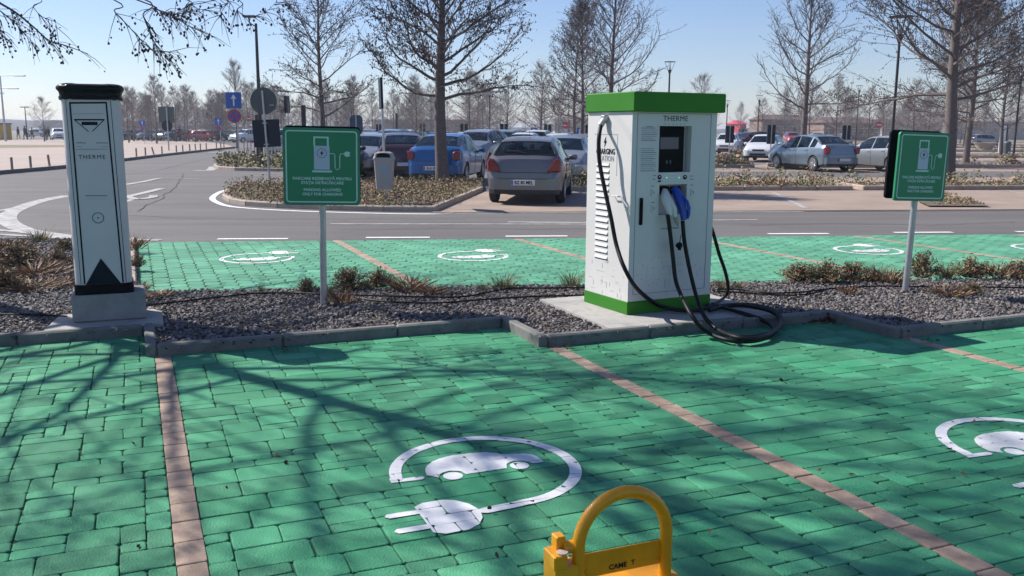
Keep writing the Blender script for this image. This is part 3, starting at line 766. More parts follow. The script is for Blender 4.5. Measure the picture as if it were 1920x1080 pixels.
# lettering
b = MB().use(M_INK); tx0, tz = cf(1243.5, 222.5); tx1 = cf(1290, 222.5)[0]
add_text(b, 'THERME', .062, XZ((tx0 + tx1) / 2, -.002, tz), space=1.05, sx=(tx1 - tx0) / .235)
b.use(M_INK3)
for k in range(6): b.box((tx0 + .02 + k * .04, -.0015, tz - .042), (.012, .003, .007))
for (ax, az, hh) in ((cf(1236.5, 333) + (.03,)), (cf(1284, 333) + (.03,))):
    b.use(M_INK); M_ = XZ(ax, -.002, az)
    b.prism([(.02 * math.cos(R(q)), .02 * math.sin(R(q)) + .004) for q in range(0, 360, 24)], -.001, .001, M_)
    b.use(M_WHITEM); b.prism([(.007 * math.cos(R(q)), .008 + .007 * math.sin(R(q))) for q in range(0, 360, 40)], .001, .002, M_)
b.use(M_INK); ax, az = cf(1236.5, 333); b.box((ax, -.0015, az - .03), (.03, .003, .012))
def tinytext(mb, x, z, wd, n, pitch, thick=.004, jag=.35):
    for k in range(n): mb.box((x + rs.uniform(-jag, jag) * .0 + wd * rs.uniform(-.12, .02) * .5, -.0012, z - k * pitch), (wd * rs.uniform(.72, 1.0), .0024, thick))
b.use(M_INK2)
for q in ((1227.5, 329), (1226, 336), (1297, 330), (1297, 336), (1223.5, 349), (1297, 347), (1224, 379.5)): x_, z_ = cf(*q); tinytext(b, x_, z_, .035, 1, .01, .006)
b.use(M_INK3)
for q in ((1223, 361), (1223, 391), (1297, 361)):
    x_, z_ = cf(*q)
    b.tube([(x_ - .012, -.001, z_ + .03), (x_ - .012, -.001, z_ - .03), (x_ - .002, -.001, z_ - .03)], .003, n=4); b.tube([(x_ + .006, -.001, z_ + .014), (x_ + .016, -.001, z_ + .004), (x_ + .012, -.001, z_ - .012)], .005, n=4)
# notice: a pale sheet of small print
nx0, nz1 = cf(1203, 240); nx1, nz0 = cf(1231, 320)
lines_n = 22
b.use(M_INK2); x_, z_ = cf(1218, 237.5); b.box((x_, -.0012, z_), (.07, .0024, .005))
for k in range(lines_n):
    zz = nz1 + (nz0 - nz1) * k / (lines_n - 1)
    if 7 <= k <= 9: continue
    b.use(M_INK3 if k % 3 else M_INK2); wd = (nx1 - nx0) * rs.uniform(.72, 1)
    b.box((nx0 + wd / 2, -.0012, zz), (wd, .0024, .0055))
b.build('lettering', cab)
for q in ((1250, 333), (1273, 333)): x_, z_ = cf(*q); b = MB().use(M_LED); b.box((x_, -.003, z_), (.007, .006, .007), bev=.002); b.build('status_light', cab)
b = MB().use(M_BLACK); hx, hz1 = cf(1202, 371); hz0 = cf(1201, 422)[1]
b.box((hx, -.007, (hz0 + hz1) / 2), (.034, .014, hz1 - hz0), bev=.006); b.build('door_handle', cab)
b = MB().use(M_INK3); x_, z_ = cf(1256, 428); b.box((x_, -.003, z_), (.19, .006, .011), bev=.002); b.build('holder_bar', cab)
# scuffs and scratches low on the door
b = MB().use(M_INK3)
for k in range(36):
    x_ = rs.uniform(.10, .80); z_ = rs.uniform(.17, .48); h_ = rs.random() < .45
    L_ = rs.uniform(.01, .09) * (1 if rs.random() < .7 else 2)
    b.use(M_INK3 if rs.random() < .8 else M_INK2)
    b.box((x_, -.0006, z_), (L_ if h_ else .0016, .0012, .0016 if h_ else L_))
b.use(M_INK2)
for k in range(22): x_ = rs.uniform(.10, .80); z_ = rs.uniform(.17, .5); b.box((x_, -.0008, z_), (.007, .0016, .006))
for k in range(30):
    y_ = rs.uniform(.06, .6); z_ = rs.uniform(.13, .42); b.use(M_INK3); b.box((-.0008, y_, z_), (.0016, .002 if k % 2 else rs.uniform(.02, .07), rs.uniform(.01, .05) if k % 2 else .002))
b.build('scuff_marks', cab)
# left side: louvres, panel joint, lettering, cable gland
lv = MB()
ly0, lz1 = cs(1143, 312); ly1 = cs(1119, 307)[0]; lz0 = cs(1139, 487)[1]
nl = 16
for k in range(nl):
    z_ = lz1 + (lz0 - lz1) * k / (nl - 1); yc = (ly0 + ly1) / 2; wd = ly1 - ly0
    lv.use(M_WHITEM)
    vs = [(0, ly0, z_ + .030), (0, ly1, z_ + .030), (-.010, ly1 - .008, z_ + .004), (-.010, ly0 + .008, z_ + .004), (0, ly0, z_), (0, ly1, z_)]
    lv.add(vs, [(0, 1, 2, 3), (0, 3, 4), (1, 5, 2)])
    lv.use(M_INK2); lv.add([(-.0095, ly0 + .008, z_ + .0045), (-.0095, ly1 - .008, z_ + .0045), (0, ly1, z_ - .001), (0, ly0, z_ - .001)], [(0, 1, 2, 3)])
    lv.box((-.001, yc, z_ - .004), (.002, wd, .008))
lv.build('louvre', cab)
b = MB().use(M_INK3)
py0, pz_ = cs(1158, 252); py1 = cs(1115, 252)[0]
b.box((-.001, (py0 + py1) / 2, pz_), (.002, py1 - py0, .004)); b.box((-.001, py0, (pz_ + cs(1158, 330)[1]) / 2), (.002, .003, pz_ - cs(1158, 330)[1])); b.build('panel_joint', cab)
b = MB().use(M_INK)
YZ = lambda y, z: Matrix.Translation((-.002, y, z)) @ Matrix.Rotation(-math.pi / 2, 4, 'Z') @ Matrix.Rotation(math.pi / 2, 4, 'X')
y_, z_ = cs(1135, 266)
b.prism([(.012, .045), (-.022, -.006), (-.003, -.006), (-.012, -.045), (.022, .008), (.004, .008)], -.001, .001, YZ(y_, z_))
y_, z_ = cs(1135.5, 284.5); add_text(b, 'CHARGING', .066, YZ(y_, z_), bold=.0018, sx=.85)
b.use(M_INK2); y_, z_ = cs(1136, 297.5); add_text(b, 'STATION', .066, YZ(y_, z_), sx=.92)
b.use(M_INK2); y_, z_ = cs(1131, 307); b.box((-.001, y_, z_), (.002, .2, .018))
b.build('side_lettering', cab)
b = MB().use(M_STEEL); gy, gz = cs(1137, 224)
b.box((-.02, gy, gz + .01), (.04, .06, .05), bev=.005); b.tube([(-.02, gy, gz), (-.05, gy + .01, gz - .05)], [.024, .026], n=12); b.build('cable_gland', cab)
b = MB().use(M_CWHITE)
q = [cs(*p, .03) for p in ((1147, 367), (1165, 369), (1170, 378), (1177, 388))]; b.tube([(-.0, q[0][0], q[0][1])] + [(-.03, y, z) for y, z in q] + [(-.03, q[-1][0] + .03, q[-1][1] - .03), (-.03, q[1][0], q[1][1] - .005)], .0055, n=6); b.build('cable_hook', cab)
# black plug sockets in the bay and the two connectors hanging from them
b = MB().use(M_BLACK)
for px in (1246, 1268): x_, z_ = cf(px, 357, -.05); b.box((x_, .06, z_), (.085, .06, .07), bev=.01)
b.build('socket', cab)
# cables: outline given where each passes, with its distance in front of the wall or its height above ground
inv = cab.matrix_basis.inverted() if False else (Matrix.Translation(CO) @ Matrix.Rotation(CA, 4, 'Z')).inverted()
def S(px, py, off): y, z = cs(px, py, off); return Vector((-off, y, z))
def Fp(px, py, off): x, z = cf(px, py, off); return Vector((x, -off, z))
def Gd(px, py, z): return inv @ at(px, py, z)
def cable(pts, rad, name='charging_cable', m=M_RUB):
    b = MB().use(m); b.tube(smoothpath(pts, 7), rad, n=10); return b.build(name, cab, smooth=True)
RC = .0175
cable([Vector((-.045, gy + .01, gz - .045)), S(1124, 250, .10), S(1122.5, 275, .12), S(1125, 310, .12), S(1135, 360, .12), S(1146, 410, .12), S(1156, 460, .12), S(1172, 505, .14), Fp(1197, 544, .16), Gd(1238, 573, .14), Gd(1290, 583, .11),
       Gd(1345, 574, .11), Gd(1400, 571, .11), Gd(1445, 580, .10), Gd(1466, 598, .06), Gd(1456, 618, .03), Gd(1425, 629, .02), Gd(1385, 631, .02), Gd(1350, 622, .02)], RC)
c2 = cable([Fp(1252, 402, .085), Fp(1257, 440, .09), Fp(1262, 485, .09), Fp(1268, 530, .13), Gd(1286, 572, .24), Gd(1303, 600, .15), Gd(1325, 622, .05), Gd(1362, 637, .035), Gd(1405, 640, .03), Gd(1440, 632, .03), Gd(1452, 617, .03), Gd(1430, 600, .06), Gd(1395, 588, .105), Gd(1360, 578, .11), Gd(1335, 570, .11)], RC)
c3 = cable([Fp(1280, 414, .085), Fp(1283, 450, .09), Fp(1290, 490, .10), Fp(1300, 535, .13), Gd(1308, 562, .22), Gd(1320, 592, .13), Gd(1343, 616, .05), Gd(1375, 631, .06), Gd(1410, 635, .055), Gd(1445, 626, .05), Gd(1464, 606, .06), Gd(1450, 586, .11), Gd(1410, 575, .13), Gd(1370, 573, .12), Gd(1330, 582, .11)], RC)
xr = CW
def Rr(px, py, Y): return inv @ atY(px, py, Y)
yb = (Matrix.Translation(CO) @ Matrix.Rotation(CA, 4, 'Z') @ Vector((CW + .08, .45, 0))).y
b = MB().use(M_STEEL); b.box((CW + .02, .40, 1.63), (.04, .06, .05), bev=.005); b.tube([(CW + .02, .40, 1.62), (CW + .06, .40, 1.58)], [.024, .026], n=12); b.build('cable_gland', cab)
c4 = cable([Vector((CW + .05, .40, 1.59)), Vector((CW + .12, .41, 1.45)), Vector((CW + .17, .43, 1.15)), Rr(1326, 405, yb), Rr(1337, 436, yb), Rr(1348, 475, yb), Rr(1360, 510, yb), Rr(1365, 540, yb), Rr(1358, 558, yb), Gd(1338, 570, .105), Gd(1325, 574, .11)], RC * .95)
# white connector
b = MB().use(M_CWHITE)
def conn(mb, pts, ws, ds, depth):
    """a moulded handle: rounded sections of width ws and depth ds along a line on the cabinet front"""
    vs = []; n = 10
    for k, ((px, py), wv, dv) in enumerate(zip(pts, ws, ds)):
        c = Fp(px, py, depth[k]); nxt = Fp(*pts[min(k + 1, len(pts) - 1)], depth[min(k + 1, len(pts) - 1)]); pre = Fp(*pts[max(k - 1, 0)], depth[max(k - 1, 0)])
        t = (nxt - pre).normalized(); sx = Vector((1, 0, 0)); sx = (sx - t * sx.dot(t)).normalized(); sy = t.cross(sx)
        for j in range(n):
            a = 2 * math.pi * j / n; ca, sa = math.cos(a), math.sin(a)
            ca = math.copysign(abs(ca) ** .7, ca); sa = math.copysign(abs(sa) ** .7, sa)
            vs.append(c + sx * ca * wv + sy * sa * dv)
    fs = [(k * n + j, k * n + (j + 1) % n, (k + 1) * n + (j + 1) % n, (k + 1) * n + j) for k in range(len(pts) - 1) for j in range(n)]
    fs += [tuple(range(n - 1, -1, -1)), tuple((len(pts) - 1) * n + j for j in range(n))]
    mb.add(vs, fs)
conn(b, [(1246, 359), (1247, 366), (1250, 378), (1255, 392), (1257, 404)], [.026, .036, .036, .028, .020], [.03, .035, .035, .025, .02], [-.03, .02, .05, .075, .085])
conn(b, [(1251, 367), (1258, 378), (1264, 391), (1266, 407)], [.014, .017, .019, .017], [.02, .02, .02, .016], [.03, .07, .09, .10])
o = b.build('white_connector', c2, smooth=True)
b = MB().use(mat('connector_grey', (.30, .28, .27), .5)); conn(b, [(1266, 406), (1269, 416), (1271, 423)], [.018, .016, .006], [.016, .014, .008], [.10, .10, .09]); b.build('connector_cap', c2, smooth=True)
b = MB().use(M_CBLUE)
conn(b, [(1265, 354), (1270, 364), (1276, 380), (1281, 396), (1282, 413)], [.034, .040, .038, .032, .022], [.03, .035, .032, .028, .02], [-.03, .02, .05, .075, .085])
conn(b, [(1279, 368), (1288, 378), (1292, 390), (1291, 402), (1289, 410)], [.010, .013, .014, .013, .009], [.014, .014, .014, .012, .01], [.05, .09, .105, .10, .09])
b.build('blue_connector', c3, smooth=True)
b = MB().use(M_BLACK); b.tube([Fp(1277, 440, .1), Fp(1274, 456, .11)], .003, n=5)
c_ = Fp(1273.5, 460, .11); b.lathe([(0, -.025), (.018, -.025), (.026, -.012), (.026, .012), (.016, .024), (0, .024)], 12, Matrix.Translation(c_) @ Matrix.Rotation(R(70), 4, 'X')); b.box((c_.x + .004, c_.y, c_.z - .03), (.02, .02, .02)); b.build('dust_cap', c3)
# slab under the cabinet
b = MB().use(M_CONC)
s0 = at(1006, 561, .083); s1 = at(1140, 614, .083)
SA = A
q = lambda p: ((p - s1).dot(V), (p - s1).dot(U))
lu = q(s0)[1]
M_ = Matrix.Translation((s1.x, s1.y, 0)) @ Matrix.Rotation(A, 4, 'Z')
b.prism([(0, -0.06), (1.62, -.06), (1.62, lu), (0, lu)], -.02, .083, M_)
b.build('plinth_slab'); tag(bpy.data.objects['plinth_slab'], 'flat pale concrete slab under the charging cabinet', 'slab')
b = MB().use(M_INK2)
# ================================================================== the slim charging post on the left
PA = A; PZ = .083; PO = at(137, 607, PZ)
def pf(px, py, off=0.0): x, z = on_plane(px, py, PO, PA, off); return x, z - PO.z
post = empty('charging_post', PO, PA, 'slim white charging post wrapped in black plastic at its top', 'charging post')
b = MB().use(M_CONC2); BH = pf(137, 556)[1]
b.box((.27, .21, BH / 2), (.545, .40, BH), bev=.012); b.build('plinth', post)
def racetrack(xa, xb, ya, yb, r, n=6):
    P = []
    for (cx, cy, a0) in ((xb - r, ya + r, -90), (xb - r, yb - r, 0), (xa + r, yb - r, 90), (xa + r, ya + r, 180)):
        for k in range(n + 1): a = R(a0 + 90 * k / n); P.append((cx + r * math.cos(a), cy + r * math.sin(a)))
    return P
y0 = .03
xa = pf(141, 545, -y0)[0]; xb = pf(249, 540, -y0)[0]; zt1 = pf(165, 184, -y0)[1]
P_ = racetrack(xa, xb, y0, .35, .075)
b = MB().use(M_WHITEP); b.prism(P_, BH, zt1); b.build('body', post, smooth=True, angle=30)
b = MB().use(M_BLACK); z1 = pf(200, 535, -y0)[1]; b.prism(racetrack(xa - .008, xb + .008, y0 - .008, .358, .06), BH, z1 + .012); b.build('base_band', post, smooth=True, angle=30)
# wrap: wrinkled black plastic tied over the top
b = MB().use(mat('black_wrap', (0.006, 0.006, 0.008), 0.35, bump=.5, bs=25, spec=.2)); zt2 = pf(165, 158, -y0)[1]
hz_ = zt2 - zt1; rows_ = [(-.002, zt1 - .012), (.016, zt1 - .010), (.019, zt1 + .004), (.008, zt1 + .016), (.014, zt1 + hz_ * .45), (.028, zt1 + hz_ * .62), (.030, zt1 + hz_ * .78), (.020, zt1 + hz_ * .92), (.0, zt2), (-.04, zt2 + .006), (-.10, zt2 + .004)]
vs = []; n = None
for (ofs, z) in rows_:
    Pq = racetrack(xa - ofs, xb + ofs, y0 - ofs, .35 + ofs, max(.02, .080 + ofs), 9); n = len(Pq)
    for k, p in enumerate(Pq): d = 1 + .012 * math.sin(k * 2.3 + z * 60) * (1 if ofs > 0 else 0); cx, cy = (xa + xb) / 2, .19; vs.append((cx + (p[0] - cx) * d, cy + (p[1] - cy) * d, z + .004 * math.sin(k * 1.7)))
fs = [(r_ * n + k, r_ * n + (k + 1) % n, (r_ + 1) * n + (k + 1) % n, (r_ + 1) * n + k) for r_ in range(len(rows_) - 1) for k in range(n)] + [tuple(range((len(rows_) - 1) * n, len(rows_) * n))]
b.add(vs, fs); b.build('plastic_wrap', post, smooth=True, angle=60)
# front graphics
def seg(mb, p, q, wd, off=y0, lift=.0016):
    a = Vector(pf(*p, -off)); c = Vector(pf(*q, -off)); d = c - a; ang = math.atan2(d.y, d.x); m = (a + c) / 2
    mb.add([(m.x + x * math.cos(ang) - z * math.sin(ang), off - lift, m.y + x * math.sin(ang) + z * math.cos(ang)) for x, z in ((-d.length / 2, -wd / 2), (d.length / 2, -wd / 2), (d.length / 2, wd / 2), (-d.length / 2, wd / 2))], [(0, 1, 2, 3)])
b = MB().use(M_INK)
seg(b, (131, 192), (159, 533), .012); seg(b, (199, 192), (231, 530), .012); seg(b, (130, 193), (200, 192.5), .013, lift=.0020)
seg(b, (123, 188.5), (152, 533), .004); seg(b, (207, 188), (237, 531), .004)
seg(b, (139, 224.5), (196, 224.5), .011); seg(b, (140, 225), (166, 246.5), .006, lift=.0022); seg(b, (195, 225), (173, 246.5), .006, lift=.0022)
seg(b, (153, 231.5), (183, 231.5), .026)
pts = [pf(189, 484, -y0), pf(157.5, 540, -y0), pf(231, 536, -y0)]; b.add([(p[0], y0 - .0026, p[1]) for p in pts], [(0, 1, 2)])
x_, z_ = pf(172.5, 294.5, -y0); add_text(b, 'THERME', .044, XZ(x_, y0 - .002, z_), space=1.25)
b.use(M_INK2)
seg(b, (137, 213.5), (193, 213), .0025); seg(b, (142, 280), (202, 279.5), .004); seg(b, (143, 268), (161, 268), .006); seg(b, (180, 268), (202, 268), .006); seg(b, (143, 275), (153, 275), .003); seg(b, (190, 275), (202, 275), .003)
seg(b, (160, 367), (201, 367), .008)
b.use(M_INK3); seg(b, (161, 373), (198, 373), .003)
x_, z_ = pf(184, 408.5, -y0)
b.use(mat('teal_ring', (.05, .20, .20), .5))
ri = [(x_ + .036 * math.cos(R(a)), z_ + .036 * math.sin(R(a))) for a in range(0, 360, 15)]; ro = [(x_ + .044 * math.cos(R(a)), z_ + .044 * math.sin(R(a))) for a in range(0, 360, 15)]
for k in range(24): b.add([(ri[k][0], y0 - .0016, ri[k][1]), (ro[k][0], y0 - .0016, ro[k][1]), (ro[(k + 1) % 24][0], y0 - .0016, ro[(k + 1) % 24][1]), (ri[(k + 1) % 24][0], y0 - .0016, ri[(k + 1) % 24][1])], [(0, 1, 2, 3)])
b.use(M_INK); b.add([(x_ + .006 * math.cos(R(a)), y0 - .0018, z_ + .006 * math.sin(R(a))) for a in range(0, 360, 30)], [tuple(range(12))])
b.build('lettering', post)
b = MB().use(M_CONC); M_ = Matrix.Translation((PO.x, PO.y, 0)) @ Matrix.Rotation(PA, 4, 'Z')
b.prism([(-.20, -.24), (.60, -.24), (.66, -.24), (.66, .30), (.60, .42), (-.12, .42)], -.02, .082, M_)
sl = b.build('plinth_slab'); tag(sl, 'rough pale concrete slab under the slim charging post', 'slab')

# ================================================================== green charging-only signs
def green_sign(px, py, yaw, tilt, label, w_, h_, back_dx):
    p = at(px, py, .05); root = empty('parking_sign', p, yaw, label, 'sign', 'green signs for the charging bays')
    root.rotation_euler.y = tilt
    b = MB().use(M_STEEL); b.tube([(0, 0, -.05), (0, 0, 1.50)], .030, n=12); b.box((0, 0, 1.08), (.10, .06, .03)); b.box((0, 0, 1.42), (.10, .06, .03)); b.build('pole', root, smooth=True, angle=40)
    z0 = .90; zc = z0 + h_ / 2
    def rrect(ww, hh, r): return racetrack(-ww / 2, ww / 2, -hh / 2, hh / 2, r, 5)
    b = MB().use(M_BLACK); b.prism(rrect(w_, h_, .035), -.012, .012, XZ(back_dx, .045, zc + .016)); b.build('rear_panel', root)
    b = MB().use(M_SIGNG); b.prism(rrect(w_, h_, .03), -.012, .012, XZ(0, -.045, zc)); fp = b.build('front_panel', root)
    # white border and pictogram
    y = -.0585; b = MB().use(M_SIGNW)
    def frame(ww, hh, r, tk):
        a = rrect(ww, hh, r); c = rrect(ww - 2 * tk, hh - 2 * tk, r - tk); n = len(a)
        b.add([(p[0], y, zc + p[1]) for p in a] + [(p[0], y, zc + p[1]) for p in c], [(k, (k + 1) % n, n + (k + 1) % n, n + k) for k in range(n)])
    frame(w_ - .045, h_ - .045, .03, .011)
    s_ = w_ / 6.0 * 6 / .66 * .11      # one sixth of the panel in metres
    X = lambda zx: (zx - 600) / 850 * w_; Z = lambda zy: zc + (515 - zy) / 840 * h_
    def rect(x0, y0_, x1, y1, yy=y): b.add([(X(x0), yy, Z(y1)), (X(x1), yy, Z(y1)), (X(x1), yy, Z(y0_)), (X(x0), yy, Z(y0_))], [(0, 1, 2, 3)])
    for q in ((512, 188, 530, 290), (660, 188, 680, 290), (530, 188, 660, 205)): rect(*q)
    rect(495, 555, 712, 575)
    b.tube([(X(x), y, Z(z)) for x, z in ((684, 370), (735, 370), (745, 385), (748, 520), (760, 542), (785, 542), (798, 520), (800, 390), (812, 370), (850, 370))], .0042, n=4)
    b.prism([(.024 * math.cos(R(a)), .024 * math.sin(R(a))) for a in range(0, 360, 30)], -.001, .001, XZ(X(880), y, Z(373)))
    rect(895, 350, 915, 362); rect(895, 384, 915, 396)
    b.use(M_SIGNGREY); rect(515, 288, 688, 545, y - .001)
    b.use(M_INK2)
    cx, cz = X(602), Z(368)
    ra = [(cx + .043 * math.cos(R(a)), cz + .043 * math.sin(R(a))) for a in range(0, 360, 20)]; rb_ = [(cx + .037 * math.cos(R(a)), cz + .037 * math.sin(R(a))) for a in range(0, 360, 20)]
    for k in range(18): b.add([(rb_[k][0], y - .002, rb_[k][1]), (ra[k][0], y - .002, ra[k][1]), (ra[(k + 1) % 18][0], y - .002, ra[(k + 1) % 18][1]), (rb_[(k + 1) % 18][0], y - .002, rb_[(k + 1) % 18][1])], [(0, 1, 2, 3)])
    b.use(M_INK); b.prism([(.008, .028), (-.016, -.004), (-.002, -.004), (-.008, -.028), (.016, .006), (.003, .006)], -.0005, .0005, XZ(cx, y - .0025, cz))
    b.use(M_SIGNW)
    for (tx_, zy, wd) in (('PARCARE REZERVATĂ PENTRU', 645, 650), ('STAȚIA DE ÎNCĂRCARE', 691, 470), ('PARKING ALLOWED', 768, 415), ('ONLY FOR CHARGING', 815, 445)):
        vs, fs = text_mesh(tx_, .034, bold=.0009); ext = max(v[0] for v in vs) - min(v[0] for v in vs); k = wd / 850 * w_ / ext
        M_ = XZ(X(605), y - .0005, Z(zy)); b.add([M_ @ Vector((v[0] * k, v[1], 0)) for v in vs], fs)
    b.build('sign_face', fp)
    return root
green_sign(607, 572, R(10), R(1.0), 'green charging-only sign on the pole left of the charging cabinet', .655, .665, .005)
green_sign(1697, 547, R(17), R(1.6), 'green charging-only sign on the pole right of the charging cabinet', .585, .655, -.03)

# ================================================================== yellow parking barrier
bp = at(1165, 1190, 0); BY = 2.93
c0 = atY(1165, 912, BY); BH_ = c0.z
bar = empty('parking_barrier', (c0.x, BY, 0), A, 'yellow hoop parking barrier with black lettering in front of the bay', 'parking barrier')
def bf(px, py): x, z = on_plane(px, py, (c0.x, BY), A); return x, z
xl = bf(1082, 1000)[0] + .006; xrr = bf(1251, 990)[0] - .004
tr = .0225; rad = (xrr - xl) / 2; cxm = (xl + xrr) / 2; zc = BH_ - tr - rad * 1.0
hoop = [(xl, 0, .05)] + [(xl, 0, zc * .6)] + [(cxm - rad * math.cos(R(a)), 0, zc + rad * math.sin(R(a))) for a in range(0, 181, 9)] + [(xrr, 0, zc * .6), (xrr, 0, .05)]
b = MB().use(M_YEL); b.tube(hoop, tr, n=16); hp = b.build('hoop', bar, smooth=True, angle=50)
b = MB().use(M_YEL); zt_ = bf(1100, 1041)[1] + .004; b.box((cxm, .004, zt_ - .045), (rad * 2 - tr * 1.4, .006, .09), bev=.002); pl = b.build('plate', bar)
b = MB().use(M_INK); x_, z_ = bf(1164, 1060); add_text(b, 'CAME', .026, XZ(x_ - .012, -.0012, z_), bold=.0008, space=1.05, sx=1.0); add_text(b, 'T', .024, XZ(x_ + .048, -.0012, z_ + .003), bold=.0006)
b.build('lettering', pl)
for q in ((1100, 1071), (1233, 1050)): x_, z_ = bf(*q); b = MB().use(M_YEL); b.lathe([(0, 0), (.008, 0), (.006, .004), (0, .005)], 12, Matrix.Translation((x_, .0, z_)) @ Matrix.Rotation(math.pi / 2, 4, 'X')); b.build('bolt', bar)
b = MB().use(M_YEL)
zx = bf(1060, 1030)[1]
b.box((xl - .058, .035, zx + .012), (.034, .045, .055), bev=.003); b.box((xl - .08, .01, zx - .03), (.05, .09, .05), bev=.004); b.box((xl - .055, .02, (zx - .05) / 2), (.085, .10, zx - .05), bev=.004)
b.build('bracket', bar)
b = MB().use(M_YEL); b.tube([(xl - .05, .012, zx), (xl - .005, .012, zx)], .022, n=14); b.build('hinge', bar, smooth=True, angle=40)
b = MB().use(mat('worn_steel', (.55, .45, .38), .4)); b.lathe([(0, -.004), (.02, -.004), (.02, .0), (0, .003)], 14, Matrix.Translation((xl - .066, -.012, zx - .0)) ); b.build('lock_cap', bar)
b = MB().use(M_YEL); b.box((cxm - .03, .03, .025), (rad * 2 + .16, .16, .05), bev=.006); b.build('base', bar)

# ================================================================== irrigation pipes on the gravel
def pipe(pts, label):
    b = MB().use(M_RUB); b.tube(smoothpath([at(x, y, z) for x, y, z in pts], 6), .0085, n=6); return tag(b.build('irrigation_pipe', smooth=True), label, 'pipe', 'black irrigation pipes on the gravel')
pipe([(-40, 588, .08), (60, 590, .08), (125, 593, .085)], 'black irrigation pipe left of the charging post')
pipe([(265, 574, .075), (330, 566, .08), (420, 556, .08), (480, 550, .08), (545, 549, .08), (620, 552, .085), (700, 554, .08), (850, 557, .08), (905, 550, .08), (955, 541, .08), (1020, 540, .08), (1110, 539, .08)], 'upper black irrigation pipe running from charging post to cabinet')
pipe([(660, 556, .09), (700, 563, .08), (760, 567, .08), (830, 567.5, .08), (900, 562, .08), (1000, 556, .08), (1104, 553, .085)], 'lower black irrigation pipe left of the charging cabinet')
pipe([(1345, 542, .08), (1390, 543, .08), (1440, 549, .08), (1500, 548, .08), (1560, 541, .08), (1640, 536.5, .085), (1700, 537, .085), (1800, 538, .085), (1940, 539, .085)], 'long black irrigation pipe passing the right sign')
pipe([(1345, 546, .08), (1400, 549, .08), (1440, 552, .075), (1500, 553, .075), (1545, 545, .08)], 'short black irrigation pipe right of the charging cabinet')
ORDN = ['first', 'second', 'third', 'fourth', 'fifth', 'sixth', 'seventh', 'eighth', 'ninth', 'tenth', 'eleventh', 'twelfth', 'thirteenth', 'fourteenth', 'fifteenth', 'sixteenth']

# ================================================================== planted islands beyond the road
ri_ = random.Random(9)
def bed(outline, kerbm, label, h=.12, kerb=True, z=.07, closed=True, wdt=.14, name='planted_bed'):
    b = MB().use(M_SOIL); b.poly([(p[0], p[1], z) for p in outline]); tag(b.build(name), kind='structure')
    if kerb:
        kb = MB().use(kerbm); n = len(outline)
        for k in range(n if closed else n - 1):
            a = Vector(outline[k][:2]); c = Vector(outline[(k + 1) % n][:2])
            kerb_run(kb, a, c, h=h, wdt=wdt, seg=1.0, side=1, bev=.02)
        tag(kb.build('kerb', rnd=True), kind='structure')
def cover(outline, n, label, z=.07, h=.22, sz=(.03, .07), mats=None, clump=.35):
    mats = mats or [M_LEAF_B, M_LEAF_R, M_LEAF_G, M_LEAF_B]
    mb = MB(); xs = [p[0] for p in outline]; ys = [p[1] for p in outline]; k = 0; cl = []
    while len(cl) < max(8, n // 45):
        x = ri_.uniform(min(xs), max(xs)); y = ri_.uniform(min(ys), max(ys))
        if inside(x, y, outline): cl.append((x, y, ri_.uniform(.5, 1.3), ri_.choice(mats)))
    while k < n:
        c = ri_.choice(cl); a = ri_.uniform(0, 6.28); q = abs(ri_.gauss(0, clump)) ; x = c[0] + math.cos(a) * q; y = c[1] + math.sin(a) * q
        if not inside(x, y, outline): k += .2; continue
        k += 1; hh = h * c[2] * math.exp(-(q / clump) ** 2) * ri_.uniform(.1, 1.1)
        mb.use(c[3] if ri_.random() < .7 else ri_.choice(mats)); mb.rv = ri_.random()
        d = Vector((ri_.gauss(0, 1), ri_.gauss(0, 1), ri_.gauss(.5, .8))).normalized(); L_ = ri_.uniform(*sz); s_ = d.orthogonal().normalized() * L_ * ri_.uniform(.15, .4)
        p = Vector((x, y, z + hh)); mb.add([p - d * L_ / 2, p + s_, p + d * L_ / 2, p - s_], [(0, 1, 2, 3)])
    return tag(mb.build('ground_cover', rnd=True), label, kind='stuff')
isl1 = [tuple(at(*q)[:2]) for q in ((417, 372), (430, 380), (460, 385), (520, 389), (620, 393), (720, 395.5), (818, 396), (906, 358))] + [row(-.9, 27.0), row(-6.5, 27.0)] + [tuple(at(*q)[:2]) for q in ((462, 347), (437, 356), (420, 364))]
bed(isl1, mat('pale_kerb', (.36, .30, .245), .85, var=.12, vs=5, rnd=.08), '', h=.10)
cover(isl1, 26000, 'dry brown ground cover on the kerbed island beside the parked cars', h=.24, sz=(.02, .065), clump=.30)
rb = MB().use(M_WPAINT)
ribbon(rb, [at(*q) for q in ((436, 352), (412, 360), (399, 369), (402, 376), (425, 385), (470, 390), (560, 395), (700, 399), (800, 400.5), (850, 399))], .14, -.006)
tag(rb.build('road_marking'), kind='structure')
isl2 = [tuple(at(*q)[:2]) for q in ((400, 315), (410, 317.5), (440, 319.5), (520, 321), (700, 323), (700, 303), (440, 301), (405, 308))]
bed(isl2, MATS['pale_kerb'], '')
cover(isl2, 5500, 'green-brown ground cover on the farther island under the one-way sign', h=.5, sz=(.08, .18), clump=.7, mats=[M_LEAF_G, M_LEAF_G, M_LEAF_B])
def strip(x0, x1, o0, o1): return [row(x0, o0)[:2], row(x1, o0)[:2], row(x1, o1)[:2], row(x0, o1)[:2]]
bedA = strip(1.2, 9.6, 24.5, 26.6); bedB = strip(9.9, 30, 24.5, 26.6)
bed(bedA, M_KERBP, ''); bed(bedB, M_KERBP, '')
GMIX = [M_LEAF_B, M_LEAF_G, M_LEAF_R, M_LEAF_G]
cover(bedA, 5500, 'low dry shrubs in the kerbed bed beyond the empty bays, left part', h=.42, sz=(.05, .12), clump=.4, mats=GMIX)
